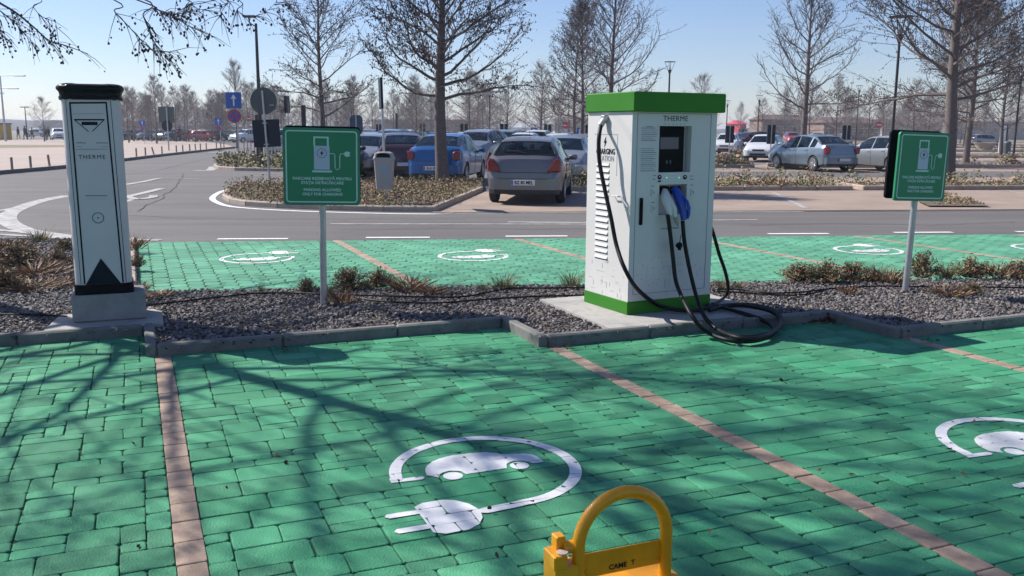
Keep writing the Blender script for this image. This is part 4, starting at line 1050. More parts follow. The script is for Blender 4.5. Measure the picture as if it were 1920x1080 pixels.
cover(bedB, 7500, 'low dry shrubs in the kerbed bed beneath the thick tree at right', h=.42, sz=(.05, .12), clump=.4, mats=GMIX)
tri = [tuple(at(*q)[:2]) for q in ((1712, 366), (1752, 363), (1800, 372), (1856, 388.5), (1740, 388), (1722, 380))]
bed(tri, M_KERBP, '', kerb=False, z=.03); cover(tri, 1500, 'brown gravelly litter at the tip of the right-hand bed', h=.08, sz=(.04, .09), z=.03)
for n_, (o0, o1, x0, x1) in enumerate(((40.2, 41.8, 2, 11.0), (40.2, 41.8, 12, 46), (56.3, 58.2, -2, 70), (74.5, 76.5, -6, 90), (94, 96, -8, 110), (113, 115, -8, 120))):
    st = strip(x0, x1, o0, o1); bed(st, M_KERBP, '', closed=False, h=.15)
    cover(st, 2600 if n_ < 3 else 1500, 'low dry planting in a far bed between rows of parked cars', h=.5, sz=(.1, .22), clump=.8, mats=GMIX)

# ================================================================== vehicles
def interp(xs, ys, x):
    if x <= xs[0]: return ys[0]
    for i in range(len(xs) - 1):
        if x <= xs[i + 1]:
            t = (x - xs[i]) / (xs[i + 1] - xs[i]); return ys[i] + (ys[i + 1] - ys[i]) * t
    return ys[-1]
STY = {
 # y: rear negative.  top = roof outline, belt = window line, hw = half width
 'hatch': dict(L=4.2, H=1.46, top=[(-2.1, .60), (-2.07, .78), (-2.02, .98), (-1.93, 1.06), (-1.66, 1.30), (-1.45, 1.395), (-1.0, 1.45), (-.3, 1.465), (.25, 1.43), (.5, 1.37), (1.0, 1.10), (1.18, 1.0), (1.6, .92), (1.9, .82), (2.05, .70), (2.1, .58)],
    belt=[(-2.1, .58), (-1.9, 1.00), (0, .93), (1.2, .88), (2.1, .55)], rw=(-1.90, -1.58), ws=(.52, 1.12), sw=[(-1.52, -.98), (-.94, -.12), (-.06, .78)], ax=(-1.28, 1.30)),
 'sedan': dict(L=4.3, H=1.5, top=[(-2.15, .62), (-2.12, .80), (-2.08, 1.02), (-2.0, 1.08), (-1.74, 1.10), (-1.63, 1.14), (-1.08, 1.41), (-.6, 1.485), (-.1, 1.50), (.3, 1.47), (.55, 1.40), (1.0, 1.12), (1.16, 1.02), (1.6, .94), (1.95, .84), (2.1, .70), (2.15, .56)],
    belt=[(-2.15, .6), (-2.0, .99), (-1.2, .99), (0, .95), (1.2, .90), (2.15, .55)], rw=(-1.62, -1.12), ws=(.57, 1.10), sw=[(-1.36, -1.02), (-.92, -.16), (-.10, .78)], ax=(-1.33, 1.32)),
 'suv': dict(L=4.4, H=1.64, top=[(-2.2, .66), (-2.18, .90), (-2.12, 1.12), (-2.02, 1.25), (-1.80, 1.50), (-1.6, 1.58), (-1.0, 1.635), (-.2, 1.64), (.35, 1.59), (.6, 1.52), (1.02, 1.22), (1.2, 1.12), (1.7, 1.04), (2.0, .95), (2.16, .80), (2.2, .62)],
    belt=[(-2.2, .62), (-2.0, 1.12), (0, 1.06), (1.2, 1.0), (2.2, .6)], rw=(-2.00, -1.74), ws=(.62, 1.12), sw=[(-1.70, -1.12), (-1.06, -.14), (-.08, .82)], ax=(-1.34, 1.36)),
}
def car_surface(st, W_):
    hw = W_ / 2; Lh = st['L'] / 2
    tx, ty = zip(*st['top']); bx, by = zip(*st['belt'])
    def sec(y):
        zt = interp(tx, ty, y); zb_ = min(interp(bx, by, y), zt - .02); e = abs(y) / Lh
        w_ = hw * (1 - .03 * e ** 2 - .20 * max(0, e - .86) / .14 * ((e - .86) / .14 if e > .86 else 0))
        k = max(0, min(1, (zt - zb_ - .08) / .32)); lo_ = .20 + .10 * max(0, (e - .8) / .2)
        wt = w_ * (.90 * (1 - k) + .70 * k)
        zc_ = zt - (.012 + .055 * k)
        return [(0, lo_), (w_ * .82, lo_), (w_ * .95, lo_ + .07), (w_ * 1.0, lo_ + .5 * (zb_ - lo_)), (w_ * .99, zb_ - .09 * (zb_ - lo_)), (w_ * .945, zb_), (wt, zc_), (wt - .07, zt - .008), (wt * .5, zt + .010), (0, zt + .014)]
    return sec
def build_car(style, paint, label, cat='car', group=None, plate=None, sec_mat=None):
    st = STY[style]; W_ = 1.74 if style != 'suv' else 1.84; sec = car_surface(st, W_); Lh = st['L'] / 2
    root = empty('parked_car', (0, 0, 0), 0, label, cat, group)
    ys = sorted(set([round(-Lh + k * .06, 3) for k in range(int(st['L'] / .06) + 1)] + [round(t[0], 3) for t in st['top']] + [e for w_ in st['sw'] + [st['rw'], st['ws']] for e in w_]))
    b = MB().use(paint).use(M_TRIM).use(paint); vs = []; m = 18
    for y in ys:
        s_ = sec(y); ring = [(x, y, z) for x, z in s_] + [(-x, y, z) for x, z in s_[-2:0:-1]]
        vs += ring; m = len(ring)
    fs = [(i * m + j, i * m + (j + 1) % m, (i + 1) * m + (j + 1) % m, (i + 1) * m + j) for i in range(len(ys) - 1) for j in range(m)]
    fs = [f[::-1] for f in fs]
    fs += [tuple(range(m)), tuple((len(ys) - 1) * m + j for j in range(m - 1, -1, -1))]
    b.add(vs, fs); body = b.build('body', root)
    # wheel arches cut out of the shell
    cut = MB().use(M_TRIM)
    for ya in st['ax']:
        for sgn in (-1, 1):
            M_ = Matrix.Translation((sgn * (W_ / 2 - .12), ya, .31)) @ Matrix.Rotation(math.pi / 2, 4, 'Y')
            cut.lathe([(.365, -.17), (.365, .2)], 28, M_)
    co = cut.build('cutter'); md = body.modifiers.new('b', 'BOOLEAN'); md.operation = 'DIFFERENCE'; md.object = co; md.solver = 'EXACT'
    dg = bpy.context.evaluated_depsgraph_get(); dg.update(); me = bpy.data.meshes.new_from_object(body.evaluated_get(dg)); body.modifiers.clear(); body.data = me
    bpy.data.objects.remove(co)
    for p in me.polygons:
        c = p.center; p.use_smooth = True
        for ya in st['ax']:
            if abs(c.x) > W_ / 2 - .35 and abs(math.hypot(c.y - ya, c.z - .31) - .365) < .012 and abs(p.normal.x) < .4: p.material_index = 1
            if abs(abs(c.x) - (W_ / 2 - .29)) < .01 and math.hypot(c.y - ya, c.z - .31) < .37 and abs(p.normal.x) > .9: p.material_index = 1
        if c.z < .23: p.material_index = 1
    bm = bmesh.new(); bm.from_mesh(me); kill = []
    for f in bm.faces:
        c = f.calc_center_median(); s5 = sec(c.y); ylo = min(v.co.y for v in f.verts); yhi = max(v.co.y for v in f.verts)
        if c.z > s5[5][1] + .01 and c.z < s5[6][1] - .004 and any(ylo >= a - .004 and yhi <= e + .004 for a, e in st['sw']): kill.append(f); continue
        if abs(c.x) < s5[7][0] and c.z > s5[5][1] + .02 and any(ylo >= a - .004 and yhi <= e + .004 for a, e in (st['rw'], st['ws'])): kill.append(f)
    bmesh.ops.delete(bm, geom=kill, context='FACES'); bm.to_mesh(me); bm.free()
    while len(me.materials) < 2: me.materials.append(M_TRIM)
    me.materials[0] = paint; me.materials[1] = M_TRIM
    me.set_sharp_from_angle(angle=R(32))
    # glass: patches that follow the shell, a little proud of it
    def side(y, t, sgn, off=.004):
        s_ = sec(y); a, c = s_[5], s_[6]; return (sgn * (a[0] + (c[0] - a[0]) * t + off), y, a[1] + (c[1] - a[1]) * t + off * .4)
    def topp(y, t, off=.005):
        s_ = sec(y); pr = [(-s_[7][0], s_[7][1]), (-s_[8][0], s_[8][1]), (0, s_[9][1]), (s_[8][0], s_[8][1]), (s_[7][0], s_[7][1])]
        q = t * 4; i = min(3, int(q)); f = q - i; return (pr[i][0] + (pr[i + 1][0] - pr[i][0]) * f, y, pr[i][1] + (pr[i + 1][1] - pr[i][1]) * f + off)
    def grid(mb, fn, ya, yb, ta, tb, nu, nv, flip=False):
        vs = [fn(ya + (yb - ya) * i / nu, ta + (tb - ta) * j / nv) for i in range(nu + 1) for j in range(nv + 1)]
        fs = [(i * (nv + 1) + j, (i + 1) * (nv + 1) + j, (i + 1) * (nv + 1) + j + 1, i * (nv + 1) + j + 1) for i in range(nu) for j in range(nv)]
        mb.add(vs, [f[::-1] for f in fs] if flip else fs)
    it = MB().use(M_SEAT); zi = sec(0)[5][1]; it.poly([(-W_ * .44, -Lh + .35, zi - .33), (W_ * .44, -Lh + .35, zi - .33), (W_ * .44, st['ws'][1], zi - .33), (-W_ * .44, st['ws'][1], zi - .33)])
    ys1 = st['sw'][2][0] + .02
    for sx in (-.36, .36):
        it.box((sx, ys1 + .02, zi - .02), (.46, .14, .62), tx=R(10), bev=.05); it.box((sx, ys1 - .06, zi + .33), (.25, .09, .17), tx=R(8), bev=.03); it.box((sx, ys1 + .28, zi - .26), (.46, .5, .14), bev=.04)
    yr_ = st['sw'][1][0] - .02; it.box((0, yr_, zi - .03), (W_ * .72, .14, .56), tx=R(12), bev=.05)
    for sx in (-.38, .38): it.box((sx, yr_ - .06, zi + .27), (.24, .08, .14), bev=.03)
    it.box((0, st['ws'][1] - .16, zi - .08), (W_ * .78, .34, .16), bev=.05); it.tube([(-.36 + .18 * math.cos(a), st['ws'][1] - .42 + .05 * math.sin(a), zi + .03 + .16 * math.sin(a)) for a in [k * .524 for k in range(12)]], .014, n=5, closed=True)
    it.build('interior', root)
    w1 = MB().use(M_CGLASS); a, c = st['rw']; grid(w1, lambda y, t: topp(y, t, .006), a - .015, c + .015, .0, 1, 8, 8); w1.build('rear_window', root, smooth=True)
    w2 = MB().use(M_CGLASS); a, c = st['ws']; grid(w2, lambda y, t: topp(y, t, .006), a - .015, c + .015, .0, 1, 8, 8); w2.build('windscreen', root, smooth=True)
    for sgn in (-1, 1):
        for (a, c) in st['sw']:
            w = MB().use(M_CGLASS); grid(w, lambda y, t: side(y, t, sgn), a - .01, c + .01, -.01, 1.0, 8, 3, flip=sgn > 0); w.build('side_window', root, smooth=True)
    sr_ = MB().use(M_TRIM); a, c = st['rw']
    for yy in (a - .01, c + .01): sr_.tube([topp(yy, k / 8, .006) for k in range(9)], .018, n=5)
    for tt in (0, 1): sr_.tube([topp(a + (c - a) * k / 6, tt, .006) for k in range(7)], .022, n=5)
    sr_.build('screen_surround', root)
    # door joints, sill and handles
    dj = MB().use(M_TRIM)
    for sgn in (-1, 1):
        for y in (st['sw'][1][0] - .02, st['sw'][2][0] - .03, st['sw'][2][1] + .16):
            s_ = sec(y); pts = [(sgn * (x + .002), y, z) for x, z in s_[2:6]]
            dj.tube(pts, .004, n=4)
    dj.build('door_joint', root)
    hb = MB().use(paint)
    for sgn in (-1, 1):
        for y in (st['sw'][1][0] + .10, st['sw'][2][0] + .10):
            s_ = sec(y); hb.box((sgn * (s_[4][0] + .012), y, s_[4][1] - .05), (.02, .17, .03), bev=.006)
    hb.build('door_handle', root)
    # rear and front ends
    s_ = sec(-Lh + .03); wr = s_[3][0]
    bp_ = MB().use(paint); zb2 = .30
    for sy, wd in ((-1, W_ * .90), (1, W_ * .88)):
        P_ = [(-wd / 2, .10), (-wd / 2 + .03, -.02), (-wd / 2 + .14, -.10), (-wd * .25, -.13), (wd * .25, -.13), (wd / 2 - .14, -.10), (wd / 2 - .03, -.02), (wd / 2, .10)]
        if sy > 0: P_ = [(x, -y) for x, y in P_][::-1]
        M_ = Matrix.Translation((0, sy * (Lh - .03), 0)); bb = MB().use(paint); bb.prism(P_, .30, .575, M_); bm_ = bb.build('bumper', root, smooth=True, angle=35)
        tr_ = MB().use(M_TRIM); P2 = [(x * 1.004, y * 1.06) for x, y in P_]; tr_.prism(P2, .24, .33, M_); tr_.build('bumper_trim', bm_)
    tl = []
    if style == 'sedan': zl, hl, wl = .86, .26, .24
    elif style == 'hatch': zl, hl, wl = .84, .24, .27
    else: zl, hl, wl = 1.0, .34, .18
    for sgn in (-1, 1):
        t_ = MB().use(M_TAIL); xo = sec(-Lh + .14)[3][0]
        TP = {'hatch': [(-.005, -.12), (.0, .10), (-.05, .17), (-.13, .15), (-.22, .02), (-.30, -.10), (-.29, -.13)], 'sedan': [(.0, -.13), (.0, .10), (-.04, .14), (-.16, .13), (-.22, .08), (-.22, -.08), (-.17, -.14)], 'suv': [(.0, -.18), (.0, .14), (-.05, .18), (-.14, .16), (-.17, -.02), (-.26, -.10), (-.24, -.17)]}[style]
        P_ = [(sgn * (xo + .012 + x), z) for x, z in TP]
        if area(P_) < 0: P_ = P_[::-1]
        m_ = len(P_); cx_ = sum(p[0] for p in P_) / m_; cz_ = sum(p[1] for p in P_) / m_; vs = []
        for (yy, kk) in ((.12, 1.0), (-.005, 1.0), (-.028, .86)): vs += [(cx_ + (x - cx_) * kk, -Lh + yy + .16 * max(0, (abs(x) - (xo - .16))) , zl + cz_ + (z - cz_) * kk) for x, z in P_]
        t_.add(vs, [(k * m_ + i, k * m_ + (i + 1) % m_, (k + 1) * m_ + (i + 1) % m_, (k + 1) * m_ + i) for k in range(2) for i in range(m_)] + [tuple(2 * m_ + i for i in range(m_))]); t_.build('tail_light', root, smooth=True, angle=25)
        f_ = MB().use(M_LAMPC); xo = sec(Lh - .2)[3][0]
        P_ = [(-.17, .03), (-.14, .12), (.06, .08), (.15, -.04), (.16, -.16), (.13, -.16), (-.15, -.02)]
        if sgn < 0: P_ = [(-x, y) for x, y in P_][::-1]
        zf = sec(Lh - .12)[5][1]; f_.prism(P_[::-1] if area(P_) < 0 else P_, zf - .12, zf + .03, Matrix.Translation((sgn * (xo - .15), Lh - .10, 0))); f_.build('headlight', root, smooth=True, angle=40)
        mr_ = MB().use(paint if style != 'sedan' else paint); s5 = sec(st['sw'][2][1] + .02)
        mr_.box((sgn * (s5[5][0] + .10), st['sw'][2][1] - .02, s5[5][1] + .07), (.20, .10, .13), bev=.035); mr_.use(M_TRIM).box((sgn * (s5[5][0] + .0), st['sw'][2][1] - .02, s5[5][1] + .03), (.08, .04, .04)); mr_.build('mirror', root, smooth=True, angle=50)
    gr = MB().use(M_TRIM); gr.box((0, Lh + .085, .40), (.86, .05, .13), bev=.015); gr.box((0, Lh - .01, .63), (.62, .10, .09), bev=.015); gr.build('grille', root)
    pl = MB().use(M_PLATE); pz = .49 if style != 'suv' else .52
    pl.box((0, -Lh - .165, pz), (.52, .012, .115), bev=.004); po = pl.build('number_plate', root)
    if plate:
        tx_ = MB().use(M_INK); add_text(tx_, plate, .105, XZ(.02, -Lh - .173, pz - .002), bold=.003, sx=.86); tx_.use(M_BLUE).box((-.235, -Lh - .172, pz), (.04, .002, .10)); tx_.build('lettering', po)
    # wheels
    for ya in st['ax']:
        for sgn in (-1, 1):
            M_ = Matrix.Translation((sgn * (W_ / 2 - .115), ya, .31)) @ Matrix.Rotation(sgn * math.pi / 2, 4, 'Y')
            ty_ = MB().use(M_TYRE); ty_.lathe([(.19, -.09), (.27, -.10), (.305, -.085), (.315, -.05), (.315, .05), (.305, .085), (.27, .10), (.205, .092), (.20, .05), (.02, .04)], 26, M_)
            to = ty_.build('wheel', root, smooth=True, angle=40)
            rm = MB().use(M_RIM); rm.lathe([(.205, .065), (.215, .098), (.20, .103), (.185, .07)], 24, M_)
            for k in range(9):
                a = 2 * math.pi * k / 9; rm.box((.105 * math.cos(a), .105 * math.sin(a), .080), (.17, .034, .018), a, M=M_)
            rm.lathe([(0, .10), (.04, .098), (.045, .07)], 12, M_); rm.build('rim', to, smooth=True, angle=40)
    ex = MB().use(M_TRIM)
    ex.tube([(0, -.9, sec(-.9)[9][1]), (0, -1.05, sec(-.9)[9][1] + .16)], [.006, .002], n=5); ex.build('aerial', root)
    if style == 'hatch':
        wi = MB().use(M_TRIM); zz = sec(-1.87)[9][1]; wi.tube([(0, -1.91, zz - .01), (-.12, -1.90, zz + .03), (-.40, -1.87, zz + .035)], .012, n=5); wi.build('wiper', root)
    if style != 'suv':
        # rear screen surround and boot joint
        bj = MB().use(M_TRIM); yb_ = -Lh + .006; bj.box((0, -Lh + .0, .70), (W_ * .66, .02, .008)); bj.box((0, -Lh - .105, .565), (W_ * .6, .02, .008)); bj.build('boot_joint', root)
    return root
def paint(name, c, metal=.45): return mat('paint_' + name, c, .32, metal=metal, coat=.7, var=.03)
P_GREY = paint('grey', (.17, .165, .175)); P_BLUE = paint('blue', (.010, .105, .32), .35); P_SILVER = paint('silver', (.27, .29, .32)); P_LBLUE = paint('ice_blue', (.15, .20, .25))
P_WHITE = paint('white', (.66, .67, .68), .05); P_BLACK = paint('black', (.012, .013, .018)); P_MAROON = paint('plum', (.045, .012, .022)); P_RED = paint('red', (.34, .018, .03), .2); P_TEAL = paint('teal_grey', (.14, .19, .18)); P_DBLUE = paint('navy', (.012, .018, .06)); P_WINE = paint('wine', (.12, .02, .028))
CARP = {}
def car(style, pnt, px, Y, head, label, plate=None, gx=None):
    """px, Y: where the middle of the car stands; head: heading in degrees right of straight ahead"""
    key = (style, plate)
    if key not in CARP:
        root = build_car(style, pnt, label, plate=plate, group='cars parked in rows'); CARP[key] = (root, pnt)
    else:
        src, p0 = CARP[key]; root = copy_tree(src); root['label'] = label
        if pnt is not p0:
            for ch in kids(root):
                for i, sl_ in enumerate(ch.material_slots):
                    if sl_.material is p0: sl_.link = 'OBJECT'; sl_.material = pnt
                for g2 in kids(ch):
                    for sl_ in g2.material_slots:
                        if sl_.material is p0: sl_.link = 'OBJECT'; sl_.material = pnt
    X = fx(px, Y) if gx is None else gx
    root.location = (X, Y, 0); root.rotation_euler.z = -R(head); return root
car('hatch', P_GREY, 0, 22.0, 7.0, 'grey hatchback seen from behind in the nearest bay beyond the road', plate='BZ 80 MEL', gx=.50)
car('sedan', P_BLUE, 0, 29.3, 9, 'bright blue sedan seen from behind, parked behind the tree on the island', plate='B 61 EVA', gx=-2.02)
car('hatch', P_SILVER, 0, 29.0, 190, 'silver hatchback facing the camera just right of the grey hatchback', gx=1.68)
car('sedan', P_MAROON, 0, 32.4, -10, 'dark plum sedan seen from behind, left of the blue sedan', gx=-3.95)
car('hatch', P_SILVER, 0, 33.6, 189, 'pale car facing the camera between litter bin pole and left green sign', gx=-5.2)
car('sedan', P_BLACK, 0, 30.6, 6, 'near-black car half hidden behind the left green sign', gx=-6.1)
car('suv', P_SILVER, 900, 41, 196, 'grey off-roader facing the camera behind the blue sedan')
car('suv', P_TEAL, 945, 47, 190, 'dark green off-roader behind the grey off-roader')
car('sedan', P_LBLUE, 0, 39.6, -17, 'ice-blue sedan seen three-quarter from behind on the right side', gx=12.9)
car('hatch', P_SILVER, 0, 38.9, -17, 'silver-grey hatchback half hidden by the right green sign', gx=15.85)
car('hatch', P_WHITE, 1436, 51.5, 205, 'white car with its nose to the camera left of the ice-blue sedan')
car('suv', P_WINE, 1412, 72, 250, 'dark red off-roader far behind the white car on the right')
car('sedan', P_WHITE, 1366, 66, 200, 'white car right beside the charging cabinet edge in the far rows')
car('hatch', P_SILVER, 1096, 43, 193, 'light silver car facing the camera just left of the charging cabinet')
car('hatch', P_WHITE, 1052, 50, 12, 'white hatchback behind the silver hatchback')
car('suv', P_WHITE, 1012, 56, 10, 'white off-roader behind the roof of the grey hatchback')
car('sedan', P_WHITE, 985, 47, 10, 'white sedan just above the roof of the grey hatchback')
car('hatch', P_TEAL, 962, 64, 190, 'greenish car far behind the grey hatchback')
car('sedan', P_SILVER, 690, 44, 192, 'silver sedan in the row behind the pale car')
car('suv', P_LBLUE, 735, 52, 190, 'pale blue off-roader behind the litter bin pole')
car('suv', P_WHITE, 463, 112, 215, 'white off-roader standing beside the row of white posts')
car('hatch', P_BLACK, 407, 124, 100, 'black hatchback left of the white off-roader in the far left row')
car('hatch', P_RED, 385, 124, 110, 'bright red hatchback in the far left row')
car('hatch', P_RED, 356, 126, 95, 'darker side-on red hatchback left of the bright red one')
car('sedan', P_TEAL, 425, 136, 10, 'teal-grey car between the red and black hatchbacks')
car('suv', P_TEAL, 322, 126, 200, 'grey-green off-roader under the big dark square sign back')
car('hatch', P_SILVER, 296, 130, 190, 'silver car right of the charging post among the far left cars')
car('sedan', P_SILVER, 268, 128, 190, 'silver sedan behind the small blue signs on the left')
car('hatch', P_BLACK, 238, 126, 195, 'black car right beside the charging post')
car('sedan', P_WHITE, 285, 150, 185, 'white car in the farthest visible row at left')
car('suv', P_WHITE, 108, 128, 150, 'white off-roader just left of the charging post')
car('sedan', P_WHITE, 70, 170, 95, 'small white car far away behind the walkers')
car('hatch', P_SILVER, 1850, 118, 90, 'small distant car right of the thick tree')
rc_ = random.Random(4)
FC = [(P_WHITE, 'white'), (P_SILVER, 'silver'), (P_BLACK, 'black'), (P_TEAL, 'grey-green'), (P_WHITE, 'white'), (P_DBLUE, 'navy'), (P_SILVER, 'silver'), (P_RED, 'red'), (P_GREY, 'grey')]
seen_ = {}
for (o, x0, x1, dr, rowname) in ((60, -14, 2.5, 2.75, 'fourth row'), (78, -20, 6, 2.75, 'fifth row'), (98, -24, 10, 2.8, 'sixth row'), (150, -66, -6, 2.9, 'seventh row'), (118, 30, 46, 3.6, 'eighth row')):
    x = x0
    while x < x1:
        if rc_.random() < .84:
            p_, nm = rc_.choice(FC); s_ = rc_.choice(['hatch', 'sedan', 'suv'])
            r_ = car(s_, p_, 0, o + SL * x + rc_.uniform(-.2, .2), rc_.choice([7, 187]) + rc_.uniform(-2, 2), 'distant %s %s, mostly hidden, in the %s of parked cars' % (nm, {'hatch': 'hatchback', 'sedan': 'sedan', 'suv': 'off-roader'}[s_], rowname), gx=x)
            r_['group'] = 'distant parked cars in the ' + rowname
            seen_[r_['label']] = seen_.get(r_['label'], 0) + 1
            if seen_[r_['label']] > 1: r_['label'] = r_['label'].replace('distant', ORDN[seen_[r_['label']] - 1] + ' from the left distant')
        x += dr
# ================================================================== trees
def make_tree(seed, H_, crown_r, trunk_r, first=.30, nb=30, nsec=9, ntw=4, cones=2.0, twm=M_TWIG, up=.55, tw_r=.006, lean=.0, cone_s=1.0):
    """an alder-like bare tree: straight leader, rising limbs, side shoots, cones"""
    q = random.Random(seed); tr_ = MB().use(M_BARK); cr_ = MB()
    def lead(t): return Vector((lean * t * t * H_ + .05 * math.sin(t * 7 + seed), .05 * math.cos(t * 6 + seed * 2), t * H_))
    n = 14; tr_.tube([lead(k / n) + (Vector((0, 0, -.08)) if k == 0 else Vector()) for k in range(n + 1)], [trunk_r * (1.18 if k == 0 else 1) * max(.05, (1 - (k / n) ** 1.15)) for k in range(n + 1)], n=9)
    for k in range(nb):
        f = k / (nb - 1); t = first + (0.97 - first) * f ** .95; az = k * 2.4 + q.uniform(-.5, .5)
        Lb = crown_r * (1.05 - .88 * f ** 1.3) * q.uniform(.72, 1.15) * (.8 if k < 3 else 1)
        el = R(13) + f * R(47) * up / .55 + q.uniform(-.2, .2)
        p = lead(t); d = Vector((math.cos(az) * math.cos(el), math.sin(az) * math.cos(el), math.sin(el)))
        rb0 = trunk_r * (1 - t ** 1.15) * .26 + .010; m = 7; pts = [p]; dd = d.copy()
        for i in range(m):
            dd = (dd + Vector((q.gauss(0, .15), q.gauss(0, .15), q.gauss(.06 * up / .55, .12)))).normalized(); p = p + dd * Lb / m; pts.append(p)
        rad = [rb0 * (1 - i / (m + .6)) + .004 for i in range(m + 1)]
        cr_.use(M_BARK if twm is M_TWIG else twm).tube(pts, rad, n=5, cap=False)
        for s_ in range(nsec):
            u_ = .18 + .82 * (s_ + q.random()) / nsec; idx = min(m - 1, int(u_ * m)); pp = pts[idx].lerp(pts[idx + 1], u_ * m - idx)
            ax = (pts[idx + 1] - pts[idx]).normalized(); sd_ = ax.cross(Vector((0, 0, 1))); sd_ = sd_.normalized() if sd_.length > .01 else Vector((1, 0, 0))
            sgn = 1 if s_ % 2 else -1; d2 = (ax * .75 + sd_ * sgn * q.uniform(.35, 1) + Vector((0, 0, q.uniform(-.35, .75)))).normalized()
            L2 = Lb * .46 * (1.15 - u_ * .75) * q.uniform(.6, 1.3) + .15; a1 = pp + d2 * L2 * .5 + Vector((0, 0, q.uniform(-.03, .06))); a2 = pp + d2 * L2 + Vector((q.gauss(0, .05), q.gauss(0, .05), q.uniform(-.02, .12)))
            cr_.use(twm).tube([pp, a1, a2], [tw_r * 1.9, tw_r * 1.4, tw_r * .7], n=3, cap=False)
            for w_ in range(ntw):
                v_ = .2 + .8 * (w_ + q.random()) / ntw; b0 = pp.lerp(a1, v_ * 2) if v_ < .5 else a1.lerp(a2, v_ * 2 - 1)
                d3 = (d2 + Vector((q.gauss(0, .7), q.gauss(0, .7), q.gauss(.15, .5)))).normalized(); L3 = q.uniform(.15, .50) * (crown_r / 2.6) ** .5
                c_ = b0 + d3 * L3; cr_.use(twm).tube([b0, b0 + d3 * L3 * .5 + Vector((0, 0, q.uniform(-.02, .02))), c_], [tw_r, tw_r * .8, tw_r * .5], n=3, cap=False)
                nc = cones if q.random() < .8 else 0
                cn = int(nc) + (1 if q.random() < nc % 1 else 0)
                for e in range(cn):
                    o_ = b0.lerp(c_, q.uniform(.4, 1.05)) + Vector((q.gauss(0, .025), q.gauss(0, .025), q.uniform(-.045, .02))); s3 = q.uniform(.010, .019) * cone_s; h3 = s3 * 1.5
                    cr_.use(M_CONE).add([o_ + Vector((0, 0, h3)), o_ + Vector((s3, 0, 0)), o_ + Vector((-s3 * .5, s3 * .86, 0)), o_ + Vector((-s3 * .5, -s3 * .86, 0)), o_ - Vector((0, 0, h3))], [(0, 1, 2), (0, 2, 3), (0, 3, 1), (4, 2, 1), (4, 3, 2), (4, 1, 3)])
    return tr_, cr_
def tree(spec, loc, label, group='bare trees planted through the parking', rz=0, sc=1.0):
    if isinstance(spec, tuple):
        root = empty('bare_tree', loc, rz, label, 'tree', group); tr_, cr_ = spec
        tr_.build('trunk', root, smooth=True, angle=60); cr_.build('crown', root)
    else:
        root = copy_tree(spec); root.location = loc; root.rotation_euler.z = rz; root['label'] = label; root['group'] = group
    root.scale = (sc, sc, sc); return root
def foot(px, Y): return (fx(px, Y), Y, 0)
T1 = tree(make_tree(3, 8.4, 2.9, .20, first=.29, nb=50, nsec=15, ntw=7, cones=3.0, up=.5, tw_r=.006, cone_s=1.35), tuple(at(829, 349)), 'large bare tree on the kerbed island in front of the blue sedan')
T2 = tree(make_tree(8, 10.0, 4.3, .205, first=.26, nb=54, nsec=17, ntw=8, cones=2.8, up=.45, tw_r=.006, cone_s=1.35), tuple(at(1772, 347)), 'thickest bare tree, just right of the right green sign', rz=.6)
T3 = tree(make_tree(13, 8.9, 3.1, .14, first=.24, nb=38, nsec=10, ntw=6, cones=2.2, up=.6, tw_r=.007, cone_s=1.4), foot(604, 41), 'slender tall bare tree behind the left green sign')
T4 = tree(make_tree(21, 9.3, 3.4, .17, first=.22, nb=36, nsec=10, ntw=5, cones=1.2, up=.75, tw_r=.008, cone_s=1.3), foot(1146, 44), 'tall bare tree rising behind the left edge of the charging cabinet')
tree(T4, foot(1508, 46), 'tall bare tree behind the ice-blue sedan', rz=2.1, sc=1.0)
tree(T3, foot(1090, 50), 'narrow bare tree left of the tall one behind the charging cabinet', rz=1.2, sc=.93)
tree(T2, foot(1818, 47), 'bare tree right behind the thickest tree', rz=2.6, sc=.85)
tree(T4, foot(1880, 62), 'bare tree among the trunks near the right edge', rz=.6, sc=.85)
FT = []
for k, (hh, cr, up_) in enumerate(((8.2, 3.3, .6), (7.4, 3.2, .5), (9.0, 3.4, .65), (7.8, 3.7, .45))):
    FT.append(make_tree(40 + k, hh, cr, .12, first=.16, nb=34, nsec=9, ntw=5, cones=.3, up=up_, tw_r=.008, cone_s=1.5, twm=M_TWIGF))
proto = {}
rt = random.Random(31)
def far_tree(px, Y, label, hgt=None, group='bare trees in the far rows'):
    k = rt.randint(0, 3) if px is not None else 0
    base = (8.2, 7.4, 9.0, 7.8)[k]; sc = (hgt / base) if hgt else rt.uniform(.8, 1.05)
    loc = foot(px, Y)
    if k not in proto: proto[k] = tree(FT[k], loc, label, group, rt.uniform(0, 6), sc)
    else: tree(proto[k], loc, label, group, rt.uniform(0, 6), sc)
def top_h(px, py, Y): return atY(px, py, Y).z
